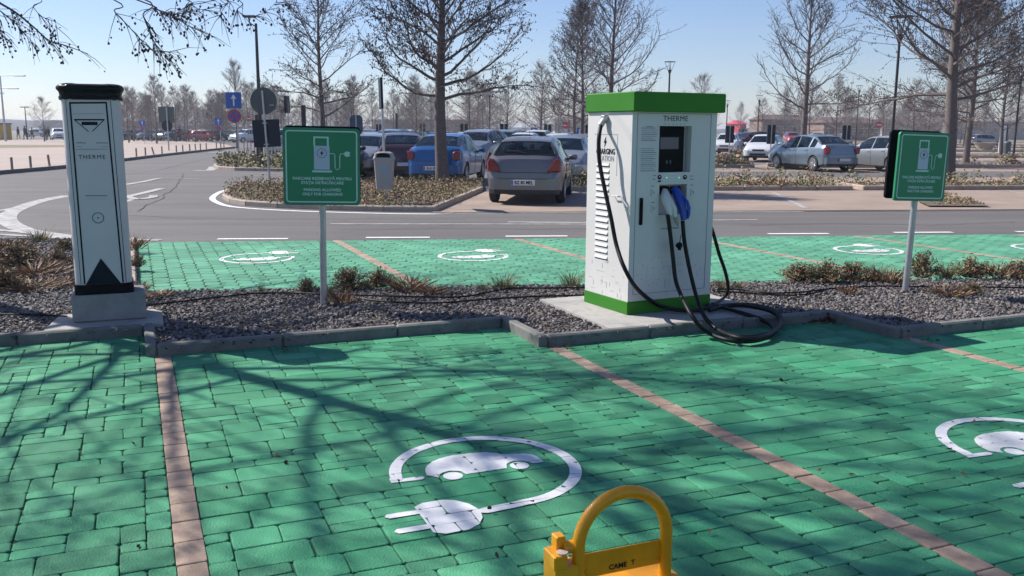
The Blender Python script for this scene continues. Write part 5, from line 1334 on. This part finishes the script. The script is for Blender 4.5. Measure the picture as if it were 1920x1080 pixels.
for (px, py, Y, lb) in ((444, 122, 78, 'bare tree standing right behind the blue one-way sign'), (82, 186, 105, 'lone bare tree at the far left beyond the walkers'), (240, 168, 100, 'bare tree just right of the charging post'),
        (293, 148, 95, 'tallest of the bare trees above the dark square sign back'), (330, 168, 110, 'bare tree right of the tallest one at left'), (366, 176, 105, 'bare tree between the sign back and the one-way sign'), (398, 192, 120, 'small bare tree left of the one-way sign'),
        (952, 148, 82, 'small pointed bare tree in the gap left of the cabinet'), (1015, 126, 78, 'bare tree midway between the gap and the narrow tree'), (1078, 24, 62, 'bare tree behind the narrow tree left of the cabinet'), (1312, 146, 92, 'bare tree top peeping above the charging cabinet'),
        (1428, 190, 85, 'bare tree left of the tall one behind the ice-blue sedan'), (1568, 150, 75, 'bare tree right of the tall one behind the ice-blue sedan'), (1628, 172, 80, 'bare tree left of the lantern lamp by the right sign'), (1712, 158, 70, 'bare tree directly above the right green sign'),
        (1742, 170, 90, 'bare tree between lantern lamp and thickest tree'), (1655, 185, 120, 'bare tree low behind the lantern lamp'), (780, 150, 60, 'bare tree left of the island tree trunk'), (660, 160, 62, 'bare tree above the right corner of the left green sign'), (880, 140, 64, 'bare tree right of the island tree trunk'), (540, 185, 85, 'bare tree between the round sign and the left green sign'), (905, 165, 95, 'bare tree above the grey off-roader')):
    far_tree(px, Y, lb, hgt=min(11, top_h(px, py, Y)))
for k in range(150):
    Y = rt.uniform(110, 250); px = rt.choice([rt.uniform(470, 1100), rt.uniform(1380, 1930), rt.uniform(470, 1100), rt.uniform(215, 470)])
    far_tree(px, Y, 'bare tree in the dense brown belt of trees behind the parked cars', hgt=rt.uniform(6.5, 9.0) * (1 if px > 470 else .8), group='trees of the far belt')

# the tree whose low crown reaches in at the upper left; it stands left of the photo
q = random.Random(77)
TL = Vector((-6.9, 9.15, 0))
near = empty('bare_tree', TL, 0, 'near bare tree whose drooping twigs with cones hang in at the upper left', 'tree', 'bare trees planted through the parking')
tr_, cr_ = make_tree(55, 11.0, 4.7, .135, first=.32, nb=62, nsec=15, ntw=6, cones=1.8, up=.45, tw_r=.0055, lean=.30)
for o_ in (tr_.build('trunk', near, smooth=True, angle=60), cr_.build('crown', near)): o_.rotation_euler.z = -math.pi / 2
hang = MB()
def hanging(pts, r0=.010, twigs=8, Y=8.0, start=None):
    P_ = [atY(x, y, Y + dy) - TL for x, y, dy in pts]
    if start: P_ = [Vector(start)] + P_
    S_ = smoothpath(P_, 5); n_ = len(S_)
    hang.use(M_BARK).tube(S_, [r0 * (1 - .78 * i / n_) for i in range(n_)], n=5, cap=False)
    for k in range(twigs * 3):
        i = q.randint(int(n_ * (.3 if start else .05)), n_ - 2); b0 = S_[i]; ax = (S_[i + 1] - S_[i]).normalized()
        d = (ax * .8 + Vector((q.gauss(0, .6), q.gauss(0, .6), q.gauss(-.35, .45)))).normalized(); L_ = q.uniform(.06, .26)
        c_ = b0 + d * L_ * .5; e_ = b0 + d * L_ + Vector((0, 0, -.03)); hang.use(M_TWIG).tube([b0, c_, e_], [.0035, .0026, .0014], n=3, cap=False)
        for j in range(q.choice([0, 1, 2, 3])):
            o_ = b0.lerp(e_, q.uniform(.5, 1.05)) + Vector((q.gauss(0, .012), q.gauss(0, .012), q.uniform(-.03, 0))); s3 = q.uniform(.006, .011); h3 = s3 * 1.35
            hang.use(M_CONE).lathe([(0, -h3), (s3 * .8, -h3 * .5), (s3, 0), (s3 * .7, h3 * .6), (0, h3)], 5, Matrix.Translation(o_) @ Matrix.Rotation(q.uniform(-.6, .6), 4, 'X'))
hang.use(M_BARK).tube(smoothpath([(0, 0, 3.35), (.9, -.45, 3.5), (1.8, -.95, 3.4), (2.4, -1.2, 3.18), (2.8, -1.0, 3.08)], 5), [.05 - .0018 * i for i in range(21)], n=6)
hanging([(-60, -30, 0), (0, 6, 0), (30, 24, .1), (62, 50, .2), (92, 76, .2), (122, 85, .3), (165, 101, .3)], .013, 11, start=(.05, 0, 3.45))
hanging([(-40, 10, .5), (0, 62, .5), (14, 74, .5)], .008, 8, start=(.0, -.1, 3.4))
hanging([(0, 20, .4), (30, 45, .4), (44, 62, .4), (62, 82, .4)], .006, 8)
hanging([(60, -10, .2), (62, 12, .2), (80, 32, .2), (104, 42, .2), (100, 60, .2)], .005, 6, start=(1.5, -.9, 3.1))
hanging([(205, -5, -.6), (214, 20, -.6), (236, 44, -.6), (258, 68, -.6), (275, 86, -.6), (302, 98, -.6), (335, 93, -.6)], .006, 9, start=(2.2, -1.3, 3.2))
hanging([(256, -8, -.8), (268, 28, -.8), (284, 68, -.8), (298, 92, -.8), (314, 112, -.8)], .007, 9, start=(2.3, -1.5, 3.1))
hanging([(258, 0, -.5), (290, 16, -.5), (320, 28, -.5), (352, 47, -.5), (384, 62, -.5)], .007, 12, start=(2.3, -1.2, 3.15))
hanging([(300, 24, -.3), (335, 26, -.3), (372, 18, -.3), (410, 22, -.3)], .005, 10)
hanging([(330, -8, -.2), (350, 8, -.2), (385, 4, -.2), (420, -8, -.2)], .006, 8, start=(2.4, -1.0, 3.2))
hanging([(395, -8, -.4), (412, 12, -.4), (414, 36, -.4)], .004, 5, start=(2.5, -1.0, 3.1))
hanging([(420, -10, -.1), (445, 20, -.1), (470, 32, -.1), (498, 22, -.1), (520, 2, -.1)], .005, 9, start=(2.7, -.9, 3.1))
hang.build('low_branch', near)

# ================================================================== lamps, signs and posts
def lantern(px, Y, top, label, w_=.30):
    X = fx(px, Y); H_ = top_h(px, top, Y); root = empty('street_lamp', (X, Y, 0), 0, label, 'street lamp', 'black lantern street lamps')
    b = MB().use(M_DSTEEL); k = w_ / .30; b.tube([(0, 0, 0), (0, 0, .5), (0, 0, .55), (0, 0, H_ - .62 * k)], [.085, .085, .055, .045], n=8); b.lathe([(.045, H_ - .66 * k), (.10 * k, H_ - .48 * k), (.10 * k, H_ - .44 * k)], 10); b.build('pole', root)
    b = MB().use(M_DSTEEL)
    for a in (0, 1.57, 3.14, 4.71): b.tube([(.10 * k * math.cos(a), .10 * k * math.sin(a), H_ - .46 * k), (.27 * k * math.cos(a), .27 * k * math.sin(a), H_ - .03)], .014 * k, n=4)
    b.lathe([(.30 * k, H_ - .035), (.31 * k, H_ - .015), (.10, H_), (0, H_)], 16); b.build('lantern', root)
    b = MB().use(mat('lantern_lens', (.5, .52, .55), .2, trans=.0)); b.lathe([(.03, H_ - .44 * k), (.05, H_ - .40 * k), (.05, H_ - .30 * k), (0, H_ - .29 * k)], 10); b.build('bulb', root)
    return root
lantern(1252, 50, 115, 'black lantern lamp rising above the middle of the charging cabinet')
lantern(1674, 31, 30, 'large black lantern lamp just left of the right green sign', .40)
lantern(1606, 82, 160, 'slim lantern lamp between sedan and right green sign')
lantern(1905, 44, 124, 'black lantern lamp at the right edge of the photo')
lantern(1421, 78, 178, 'lantern lamp right of the charging cabinet, above the white car')
lantern(1362, 90, 188, 'lantern lamp right beside the cabinet top')
lantern(918, 85, 170, 'thin lantern lamp above the grey hatchback')
lantern(1158, 95, 160, 'small lantern lamp just above the left corner of the cabinet')
def mast(px, Y, top, label, arm):
    X = fx(px, Y); H_ = top_h(px, top, Y); root = empty('street_lamp', (X, Y, 0), 0, label, 'street lamp')
    b = MB().use(M_DSTEEL if arm != 'long' else M_STEEL); b.tube([(0, 0, 0), (0, 0, H_)], [.09, .055] if arm != 'long' else [.14, .07], n=8); b.build('pole', root)
    b = MB().use(M_DSTEEL if arm != 'long' else M_STEEL)
    if arm == 'hook': b.tube(smoothpath([(0, 0, H_ - .12), (-.14, 0, H_ - .05), (-.25, 0, H_ + .06), (-.22, 0, H_ + .22)], 4), .022, n=6); b.box((-.24, 0, H_ + .27), (.50, .26, .09), bev=.03)
    elif arm == 'long': b.tube([(0, 0, H_), (1.6, 0, H_ + .05)], .05, n=6); b.box((2.2, 0, H_ + .0), (1.3, .4, .13), bev=.04); b.tube([(-1.2, 0, H_ * .74), (.3, 0, H_ * .74)], .05, n=5)
    else: b.box((0, 0, H_ + .02), (1.1, .5, .12), bev=.05)
    b.build('lamp_head', root); return root
mast(488, 37.5, 44, 'dark lamp post with a flat hooked head behind the round grey sign', 'hook')
mast(9, 105, 142, 'tall pale lamp mast with a long arm at the left edge', 'long')
mast(-3, 112, 166, 'second pale mast cut by the left edge of the photo', 'long')
mast(50, 120, 201, 'low flat-headed lamp behind the walkers', 'flat')
# leaning pole with the backs of a round and a square sign
def polesign(px, py, label, cat='sign', lean=0.0, top=None, r=.03, Y=None, mt=M_STEEL, name='road_sign'):
    p = at(px, py) if Y is None else Vector(foot(px, Y)); H_ = atY(px, top, p.y).z; root = empty(name, (p.x, p.y, 0), 0, label, cat); root.rotation_euler.y = lean
    b = MB().use(mt); b.tube([(0, 0, 0), (0, 0, H_)], r, n=8); b.build('pole', root); return root, p, H_
root, p, H_ = polesign(507, 352, 'round and square sign backs together on one leaning grey pole', lean=R(-2.6), top=170)
b = MB().use(M_GBACK); zr = atY(493, 189, p.y).z; rr_ = 24.5 / F * p.y; b.lathe([(0, -.015), (rr_, -.015), (rr_, 0), (0, 0)], 40, Matrix.Translation((0, .05, zr)) @ Matrix.Rotation(math.pi / 2, 4, 'X')); o_ = b.build('round_sign', root)
b = MB().use(M_INK3); b.box((.22, .032, zr - .12), (.12, .004, .03)); b.build('sticker', o_)
b = MB().use(M_GBACK2); zs = atY(499, 250, p.y).z; hs = 25 / F * p.y; b.box((.01, .05, zs), (hs * 2, .02, hs * 2)); b.build('square_sign', root)
b = MB().use(M_STEEL)
for dz in (-hs * .8, hs * .75): b.box((0, .0, zs + dz), (.13, .08, .03))
b.build('bracket', root)
# one-way sign above a no-stopping sign
def oneway(px, py, Y, label, k=1.0, tops=(173, 203, 205, 231)):
    root, p, H_ = polesign(px, py, label, top=tops[0] - 1, Y=Y, r=.03)
    z1 = atY(px, tops[0], Y).z; z0 = atY(px, tops[1], Y).z; h_ = z1 - z0; cx = -.12 * k
    b = MB().use(M_BLUE); b.box((cx, -.05, (z0 + z1) / 2), (h_, .02, h_)); s_ = b.build('arrow_panel', root)
    b = MB().use(M_PWHITE); a = h_; b.prism([(-.035 * a, -.36 * a), (.05 * a, -.36 * a), (.045 * a, .12 * a), (.19 * a, .08 * a), (0, .38 * a), (-.17 * a, .08 * a), (-.045 * a, .12 * a)], -.001, .001, XZ(cx, -.062, (z0 + z1) / 2)); b.build('arrow', s_)
    z1 = atY(px, tops[2], Y).z; z0 = atY(px, tops[3], Y).z; r_ = (z1 - z0) / 2; zc_ = (z0 + z1) / 2; M_ = Matrix.Translation((cx, -.05, zc_)) @ Matrix.Rotation(math.pi / 2, 4, 'X')
    b = MB().use(M_RED); b.lathe([(0, -.01), (r_, -.01), (r_, .01), (0, .01)], 32, M_); s_ = b.build('stop_panel', root)
    b = MB().use(M_BLUE); b.lathe([(0, .011), (r_ * .78, .011), (r_ * .78, .013), (0, .013)], 28, M_); b.use(M_RED)
    for an in (45, -45): b.box((0, 0, .0145), (r_ * 1.6, r_ * .2, .002), R(an), M=M_)
    b.build('cross', s_); return root
oneway(446, 302, 42, 'blue one-way sign over a no-stopping sign, nearest of its kind')
oneway(413, 262, 78, 'smaller one-way and no-stopping sign pair left of the nearest one', tops=(221, 235, 236, 246))
oneway(270, 262, 92, 'far one-way sign right of the charging post', tops=(226, 236, 237, 245))
# big dark sign backs over the plaza
root, p, H_ = polesign(317, 285, 'big dark square sign back with an octagonal one below it', top=202, r=.05)
b = MB().use(M_GBACK2.copy() if False else M_GBACK); z1 = atY(313, 200, p.y).z; z0 = atY(313, 230, p.y).z; b.box((-.05, .06, (z0 + z1) / 2), (z1 - z0, .03, z1 - z0)); b.build('square_sign', root)
b = MB().use(M_GBACK2); r_ = 10.5 / F * p.y; zc_ = atY(315, 236, p.y).z; b.prism([(r_ * math.cos(R(a)), r_ * math.sin(R(a))) for a in range(22, 382, 45)], -.015, .015, XZ(-.05, .06, zc_)); b.build('octagon_sign', root)
# parking-row boards: dark tall panels seen from the back
for (px, Y, w_, t, bt, lb) in ((792, 70, 11, 232, 247, 'dark row board above the plum sedan'), (870, 62, 14, 232, 250, 'dark row board above the blue sedan'), (945, 56, 15, 232, 254, 'dark row board left of the grey hatchback roof'), (1027, 58, 14, 233, 252, 'dark row board above the grey hatchback roof'),
        (1104, 56, 13, 234, 252, 'dark row board touching the left edge of the cabinet'), (1369, 50, 16, 236, 268, 'dark row board just right of the charging cabinet'), (1447, 44, 15, 234, 270, 'dark row board in front of the white car at right'), (1588, 48, 15, 235, 262, 'dark row board between ice-blue sedan and silver-grey hatchback'), (710, 66, 10, 233, 247, 'dark row board left of the litter bin pole')):
    X = fx(px, Y); z1 = atY(px, t, Y).z; z0 = atY(px, bt, Y).z; ww = w_ / F * Y
    root = empty('row_board', (X, Y, 0), 0, lb, 'sign', 'dark row boards between the parked cars'); b = MB().use(M_STEEL); b.tube([(0, 0, 0), (0, 0, z1)], .028, n=6); b.build('pole', root)
    b = MB().use(M_GBACK2)
    for sx in (-1, 1): b.box((sx * (ww * .26), .06, (z0 + z1) / 2), (ww * .47, .12, z1 - z0), bev=.02)
    b.build('panel', root)
for (px, Y, lb) in ((1001, 60, 'blue P sign above the roof of the grey hatchback'), (1088, 58, 'blue P sign left of the charging cabinet')):
    root, p, H_ = polesign(px, 0, lb, top=240, Y=Y, r=.03); b = MB().use(M_BLUE); zc_ = atY(px, 247, Y).z; b.box((0, -.04, zc_), (.42, .02, .5)); s_ = b.build('panel', root)
    b = MB().use(M_PWHITE); add_text(b, 'P', .42, XZ(0, -.053, zc_), bold=.01); b.build('lettering', s_)
for (px, py, Y, lb) in ((1061, 235, 95, 'small red round sign above the white cars'), (1648, 234, 100, 'red no-entry sign left of the right green sign'), (467, 222, 110, 'small red round sign right of the one-way sign')):
    root, p, H_ = polesign(px, 0, lb, top=py - 5, Y=Y, r=.04); zc_ = atY(px, py, Y).z; M_ = Matrix.Translation((0, -.05, zc_)) @ Matrix.Rotation(math.pi / 2, 4, 'X')
    b = MB().use(M_RED); b.lathe([(0, -.01), (.36, -.01), (.36, .01), (0, .01)], 20, M_); s_ = b.build('panel', root); b = MB().use(M_PWHITE); b.box((0, 0, .014), (.5, .12, .006), M=M_); b.build('bar', s_)
# sign seen edge-on with the litter bin hanging on its pole
root, p, H_ = polesign(724, 385, 'thin grey pole carrying a sign seen edge-on', lean=R(-1.2), top=150, r=.026)
b = MB().use(M_GBACK2); z1 = atY(713, 146, p.y).z; z0 = atY(715, 204, p.y).z; b.box((-.02, .0, (z0 + z1) / 2), (.05, .66, z1 - z0), R(12), bev=.01); b.build('edge_on_panel', root)
bn = empty('litter_bin', (p.x - .0, p.y - .17, 0), 0, 'pale grey litter bin hanging on the thin pole', 'litter bin')
zt_ = atY(724, 284, p.y).z; zb_ = atY(724, 354, p.y).z; w1_ = 37 / F * p.y; w0_ = 30 / F * p.y
b = MB().use(M_BIN); d_ = .26
def rr4(w_, dd, z, r=.05): return [(x, y, z) for x, y in racetrack(-w_ / 2, w_ / 2, -dd / 2, dd / 2, min(r, dd * .4), 3)]
rings = [rr4(w0_, d_ * .8, zb_), rr4(w1_ * .97, d_, zt_ - .17), rr4(w1_ * 1.04, d_ * 1.05, zt_ - .165), rr4(w1_ * 1.04, d_ * 1.05, zt_ - .13), rr4(w1_ * .96, d_ * .95, zt_ - .10)]
n = len(rings[0]); vs = [v for r_ in rings for v in r_]
b.add(vs, [(k * n + i, k * n + (i + 1) % n, (k + 1) * n + (i + 1) % n, (k + 1) * n + i) for k in range(len(rings) - 1) for i in range(n)] + [tuple(range(n - 1, -1, -1))]); b.build('bucket', bn, smooth=True, angle=30)
b = MB().use(M_BIN); ring_ = lambda s_, z: rr4(w1_ * s_, d_ * s_, z)
rings = [rr4(w1_ * .96, d_ * .95, zt_ - .10), rr4(w1_ * .86, d_ * .9, zt_ - .03), rr4(w1_ * .55, d_ * .7, zt_)]
vs = [v for r_ in rings for v in r_]; b.add(vs, [(k * n + i, k * n + (i + 1) % n, (k + 1) * n + (i + 1) % n, (k + 1) * n + i) for k in range(2) for i in range(n)] + [tuple(2 * n + i for i in range(n))]); hd = b.build('hood', bn, smooth=True, angle=30)
b = MB().use(M_BLACK); b.prism([(-.15, -.045), (.15, -.045), (.13, .02), (.07, .05), (-.07, .05), (-.13, .02)], -.006, .006, XZ(0, -d_ * .49, zt_ - .075)); b.build('opening', hd)
b = MB().use(mat('pale_blue_label', (.12, .36, .48), .5)); b.box((.02, -d_ * .475, (zt_ + zb_) / 2 + .03), (.09, .004, .15), tx=R(-4)); b.build('sticker', bn)
b = MB().use(M_STEEL); b.box((0, .14, zt_ - .06), (.12, .08, .04)); b.box((0, .13, zb_ + .15), (.10, .1, .04)); b.build('bracket', bn)
# dark slab posts and an angled bracket post behind the left sign
for (px, Y, t, w_, lb) in ((570, 40, 197, 8, 'dark flat post standing behind the left green sign'), (483, 38, 215, 7, 'short dark post behind the square sign back'), (744, 95, 212, 4, 'small dark far post right of the litter bin pole')):
    X = fx(px, Y); H_ = top_h(px, t, Y); b = MB().use(M_DSTEEL); b.box((0, 0, H_ / 2), (w_ / F * Y, .12, H_), bev=.015); o_ = b.build('dark_post', loc=(X, Y, 0)); tag(o_, lb, 'post', 'dark posts behind the signs')
root, p, H_ = polesign(541, 0, 'pole with a dark narrow sign seen edge-on, left of the green sign', top=182, Y=39, r=.03); b = MB().use(M_GBACK2); z1 = atY(540, 180, 39).z; z0 = atY(541, 212, 39).z; b.box((-.03, 0, (z0 + z1) / 2), (.10, .6, z1 - z0)); b.build('edge_on_panel', root)
root, p, H_ = polesign(668, 0, 'rounded blue sign board on twin poles behind the left green sign', top=216, Y=40, r=.03); b = MB().use(mat('dull_blue', (.03, .07, .13), .5)); b.prism(racetrack(-.28, .28, -.42, .42, .2, 5), -.02, .02, XZ(0, .05, atY(668, 234, 40).z)); b.build('panel', root)
# white guard posts in a row
b0 = MB().use(mat('guard_post_white', (.50, .48, .47), .6)); b0.tube([(0, 0, 0), (0, 0, .95)], .035, n=8); b0.use(M_RED); b0.tube([(0, 0, .952), (0, 0, .99)], .04, n=8)
first_gp = None
for k in range(12):
    Yq = 47 - k * .45; px = 456 + k * 6.5; loc = foot(px, Yq); loc = (loc[0], loc[1], 0)
    if first_gp is None: first_gp = b0.build('guard_post', loc=loc); o_ = first_gp
    else: o_ = first_gp.copy(); COL.objects.link(o_); o_.location = loc
    tag(o_, ORDN[k] + ' white guard post from the left in the close row beneath the square sign back', 'guard post', 'white guard posts in a row')
# short posts along the plaza kerb
b0 = MB().use(mat('bollard_metal', (.26, .22, .19), .5)); b0.lathe([(.07, 0), (.07, .02), (.045, .03), (.045, .46), (.0, .475)], 10)
fb = None
near_b = [(23, 319, 'short metal bollard nearest the left edge of the photo'), (58, 315.5, 'second short metal bollard from the left edge'), (93, 312, 'short metal bollard just left of the charging post')]
for (px, py, lb) in near_b + [(px, py, ORDN[i_] + ' short metal bollard along the plaza kerb, counted rightwards from the charging post') for i_, (px, py) in enumerate(((256, 294), (273, 292), (289, 290.5), (304, 288.5), (331, 286), (343, 285), (356, 283), (367, 282), (376, 281), (387, 280), (406, 278), (414, 277.5), (420, 277)))]:
    p = at(px, py, .10)
    if fb is None: fb = b0.build('bollard'); o_ = fb
    else: o_ = fb.copy(); COL.objects.link(o_)
    o_.location = p; o_.rotation_euler.y = R(-14) if px == 289 else (R(-4) if px in (93, 367) else 0); tag(o_, lb, 'bollard', 'short metal bollards along the plaza kerb')
for k in range(16):
    px = 232 + k * 12.3; p = at(px, 264.3 + .0 * k, .10); o_ = fb.copy(); COL.objects.link(o_); o_.location = p; o_.rotation_euler.y = 0; o_.scale = (1.3, 1.3, 1.3); tag(o_, ORDN[k] + ' tiny bollard from the left at the far plaza edge', 'bollard', 'bollards at the far edge of the plaza')

# ================================================================== walkers
def person(px, py, hgt, label, pose=0, face=0.0):
    p = at(px, py, .10); root = empty('person', p, face, label, 'person', 'people walking beyond the plaza')
    k = hgt / 1.75; st = .22 if pose == 0 else .08
    J = {'pel': (0, 0, .95), 'ch': (0, .02, 1.30), 'nk': (0, .02, 1.48), 'hd': (0, .04, 1.60), 'ht': (0, .03, 1.72), 'hl': (-.09, 0, .9), 'kl': (-.10, st * .6, .50), 'fl': (-.10, st - .1, .07), 'tl': (-.10, st + .05, .04), 'hr': (.09, 0, .9), 'kr': (.10, -st * .3, .50), 'fr': (.10, -st, .09), 'tr': (.10, -st + .13, .04),
         'sl': (-.19, .02, 1.42), 'el': (-.25, -st * .5, 1.14), 'wl': (-.25, -st * .2, .90), 'ml': (-.25, -.01, .80), 'sr': (.19, .02, 1.42), 'er': (.25, st * .5, 1.14), 'wr': (.25, st * 1.0, .92), 'mr': (.25, st * 1.1, .82)}
    RD = {'pel': .15, 'ch': .15, 'nk': .06, 'hd': .095, 'ht': .07, 'hl': .10, 'kl': .065, 'fl': .045, 'tl': .035, 'hr': .10, 'kr': .065, 'fr': .045, 'tr': .035, 'sl': .07, 'el': .05, 'wl': .035, 'ml': .03, 'sr': .07, 'er': .05, 'wr': .035, 'mr': .03}
    names = list(J); E_ = [('pel', 'ch'), ('ch', 'nk'), ('nk', 'hd'), ('hd', 'ht'), ('pel', 'hl'), ('hl', 'kl'), ('kl', 'fl'), ('fl', 'tl'), ('pel', 'hr'), ('hr', 'kr'), ('kr', 'fr'), ('fr', 'tr'), ('ch', 'sl'), ('sl', 'el'), ('el', 'wl'), ('wl', 'ml'), ('ch', 'sr'), ('sr', 'er'), ('er', 'wr'), ('wr', 'mr')]
    me = bpy.data.meshes.new('body'); me.from_pydata([tuple(c * k for c in J[n]) for n in names], [(names.index(a), names.index(c)) for a, c in E_], []); o = bpy.data.objects.new('body', me); COL.objects.link(o)
    md = o.modifiers.new('s', 'SKIN'); me_s = me.skin_vertices[0].data
    for i, n_ in enumerate(names): me_s[i].radius = (RD[n_] * k, RD[n_] * k)
    me_s[0].use_root = True; sb = o.modifiers.new('u', 'SUBSURF'); sb.levels = 1; sb.render_levels = 1
    dg = bpy.context.evaluated_depsgraph_get(); dg.update(); m2 = bpy.data.meshes.new_from_object(o.evaluated_get(dg)); o.modifiers.clear(); o.data = m2
    m2.materials.clear(); [m2.materials.append(x) for x in (M_JEANS, M_COAT, M_SKIN)]
    for pg in m2.polygons: z = pg.center.z / k; pg.use_smooth = True; pg.material_index = 0 if z < .86 else (1 if z < 1.5 else 2); pg.material_index = 2 if z < .86 and abs(pg.center.x) > .2 * k else pg.material_index
    o.parent = root
    b = MB().use(M_COAT); b.lathe([(.085 * k, 1.58 * k), (.108 * k, 1.64 * k), (.09 * k, 1.74 * k), (0, 1.77 * k)], 10, Matrix.Translation((0, .0, 0))); b.build('hair', root)
    b = MB().use(M_COAT); b.lathe([(.17 * k, .72 * k), (.19 * k, .95 * k), (.185 * k, 1.3 * k), (.09 * k, 1.5 * k)], 10); b.build('coat', root)
    return root
person(48, 262.5, 1.78, 'walker in a dark coat, leftmost beyond the plaza', 0, R(80))
person(35, 261, 1.7, 'walker in black, half a step behind the leftmost one', 0, R(95))
person(61, 261.5, 1.6, 'small walker between the dark-coated one and the pair', 0, R(60))
person(86, 264, 1.75, 'left one of the pair of walkers left of the charging post', 1, R(180))
person(92, 263, 1.72, 'right one of the pair of walkers left of the charging post', 0, R(100))
person(338, 264.5, 1.8, 'person in black standing among the bollards near the red cars', 1, R(30))
# yellow kiosk at the left edge
p = at(4, 262, .1); root = empty('kiosk', p, 0, 'narrow yellow kiosk cut by the left edge', 'kiosk'); b = MB().use(mat('kiosk_yellow', (.42, .27, .03), .6)); b.box((0, 0, 1.0), (1.9, 1.4, 2.0), bev=.03); b.build('wall', root); b = MB().use(M_DSTEEL); b.box((0, 0, 2.06), (2.1, 1.6, .12)); b.build('roof', root); b = MB().use(M_TRIM); b.box((-.6, -.72, .95), (.6, .04, 1.7)); b.build('door', root)
# pale tall box, bin and planter at right
p = at(1877, 287); b = MB().use(M_PWHITE); b.box((0, 0, 1.1), (.28, .5, 2.2), bev=.02); b.use(M_DSTEEL).box((.22, 0, 1.1), (.15, .46, 2.2)); o_ = b.build('ticket_column', loc=(p.x, p.y, 0)); tag(o_, 'white and dark ticket column near the right edge', 'column')
p = at(1846, 284); b = MB().use(mat('planter_stone', (.42, .37, .31), .8)); b.lathe([(.55, 0), (.62, .25), (.80, .55), (.95, .72), (.98, .78), (.85, .78), (.80, .70), (0, .68)], 16); o_ = b.build('planter', loc=(p.x, p.y, 0)); tag(o_, 'pale stone planter bowl left of the ticket column', 'planter')
p = at(1887, 288); b = MB().use(M_GBACK); b.lathe([(.28, 0), (.30, .85), (.24, .95), (0, 1.0)], 14); o_ = b.build('litter_bin', loc=(p.x, p.y, 0)); tag(o_, 'small grey litter bin right of the ticket column', 'litter bin')

# ================================================================== buildings and the far edge
def building(px0, px1, Y, top, wall, roof, label, nwin, depth=12, hip=1.2, name='low_building'):
    x0 = fx(px0, Y); x1 = fx(px1, Y); H_ = max(2.6, atY((px0 + px1) / 2, top, Y).z - hip); root = empty(name, ((x0 + x1) / 2, Y, 0), 0, label, 'building', 'low buildings beyond the parking'); hw = (x1 - x0) / 2
    b = MB().use(wall); b.box((0, depth / 2, H_ / 2), (hw * 2, depth, H_)); b.build('wall', root)
    b = MB().use(roof); e = .5; b.add([(-hw - e, -e, H_), (hw + e, -e, H_), (hw + e, depth + e, H_), (-hw - e, depth + e, H_), (-hw * .8, depth / 2, H_ + hip), (hw * .8, depth / 2, H_ + hip)], [(0, 1, 5, 4), (1, 2, 5), (2, 3, 4, 5), (3, 0, 4), (3, 2, 1, 0)]); b.build('roof', root)
    for k in range(nwin):
        xx = -hw + (k + .5) * 2 * hw / nwin; b = MB().use(M_GLASS); b.box((xx, -.01, H_ * .5), (1.2, .06, 1.2)); wo = b.build('window', root); b = MB().use(M_PWHITE); b.box((xx, -.03, H_ * .5 + .64), (1.4, .1, .08)); b.box((xx, -.03, H_ * .5 - .64), (1.4, .1, .08)); b.build('frame', wo)
building(1430, 1530, 210, 214, M_WALL1, M_ROOFB, 'long low brown building behind the tree left of the sedan roof', 6)
building(1545, 1650, 190, 219, M_WALL1, M_ROOFB, 'low brick-coloured house between sedan and right sign', 5)
building(1655, 1765, 230, 222, M_WALL2, M_ROOFB, 'grey-roofed low building behind the right green sign', 6)
building(1387, 1399, 200, 225, M_RED, M_RED, 'small red-roofed building right of the charging cabinet', 2, hip=.8)
building(1770, 1990, 240, 224, M_WALL2, M_WALL2, 'pale flat hall behind the trees at the right edge', 8, hip=.5)
building(700, 900, 300, 222, M_WALL1, M_WALL1, 'long reddish hall low behind the blue sedan', 8, hip=.5)
building(1040, 1110, 290, 219, M_WALL2, M_ROOFB, 'low grey hall behind the white cars left of the cabinet', 3, hip=.8)
building(225, 300, 320, 226, M_WALL2, M_WALL2, 'pale hall far off between charging post and sign backs', 4, hip=.3)
# hills: a low wooded ridge with its own relief
hb = MB().use(M_PURPLE); rh = random.Random(2)
def ridge(mb, x0, x1, Y, h, steps, depth=140):
    A_ = []; 
    for k in range(steps + 1):
        x = x0 + (x1 - x0) * k / steps; hh = h * (.85 + .12 * math.sin(k * .31) + .06 * math.sin(k * 1.13 + 1) + rh.uniform(-.03, .03))
        A_ += [(x, Y, -1), (x, Y + 8, hh * .82), (x, Y + 22, hh), (x, Y + depth, hh * .8), (x, Y + depth + 60, -1)]
    mb.add(A_, [(k * 5 + j, (k + 1) * 5 + j, (k + 1) * 5 + j + 1, k * 5 + j + 1) for k in range(steps) for j in range(4)])
ridge(hb, -1500, -290, 560, 7.2, 150); ridge(hb, -300, 900, 620, 4.6, 160)
tag(hb.build('hills', smooth=True), kind='structure')

# ================================================================== thin spring haze over the car park
HZ = bpy.data.materials.new('haze'); HZ.use_nodes = True; t_ = HZ.node_tree; t_.nodes.clear()
v_ = t_.nodes.new('ShaderNodeVolumePrincipled'); v_.inputs['Color'].default_value = (.80, .87, 1.0, 1); v_.inputs['Density'].default_value = .0006; v_.inputs['Anisotropy'].default_value = .2
o__ = t_.nodes.new('ShaderNodeOutputMaterial'); t_.links.new(v_.outputs[0], o__.inputs['Volume'])
b = MB().use(HZ); b.box((0, 1740, 6.0), (5100, 3700, 15.0)); tag(b.build('haze'), kind='stuff')
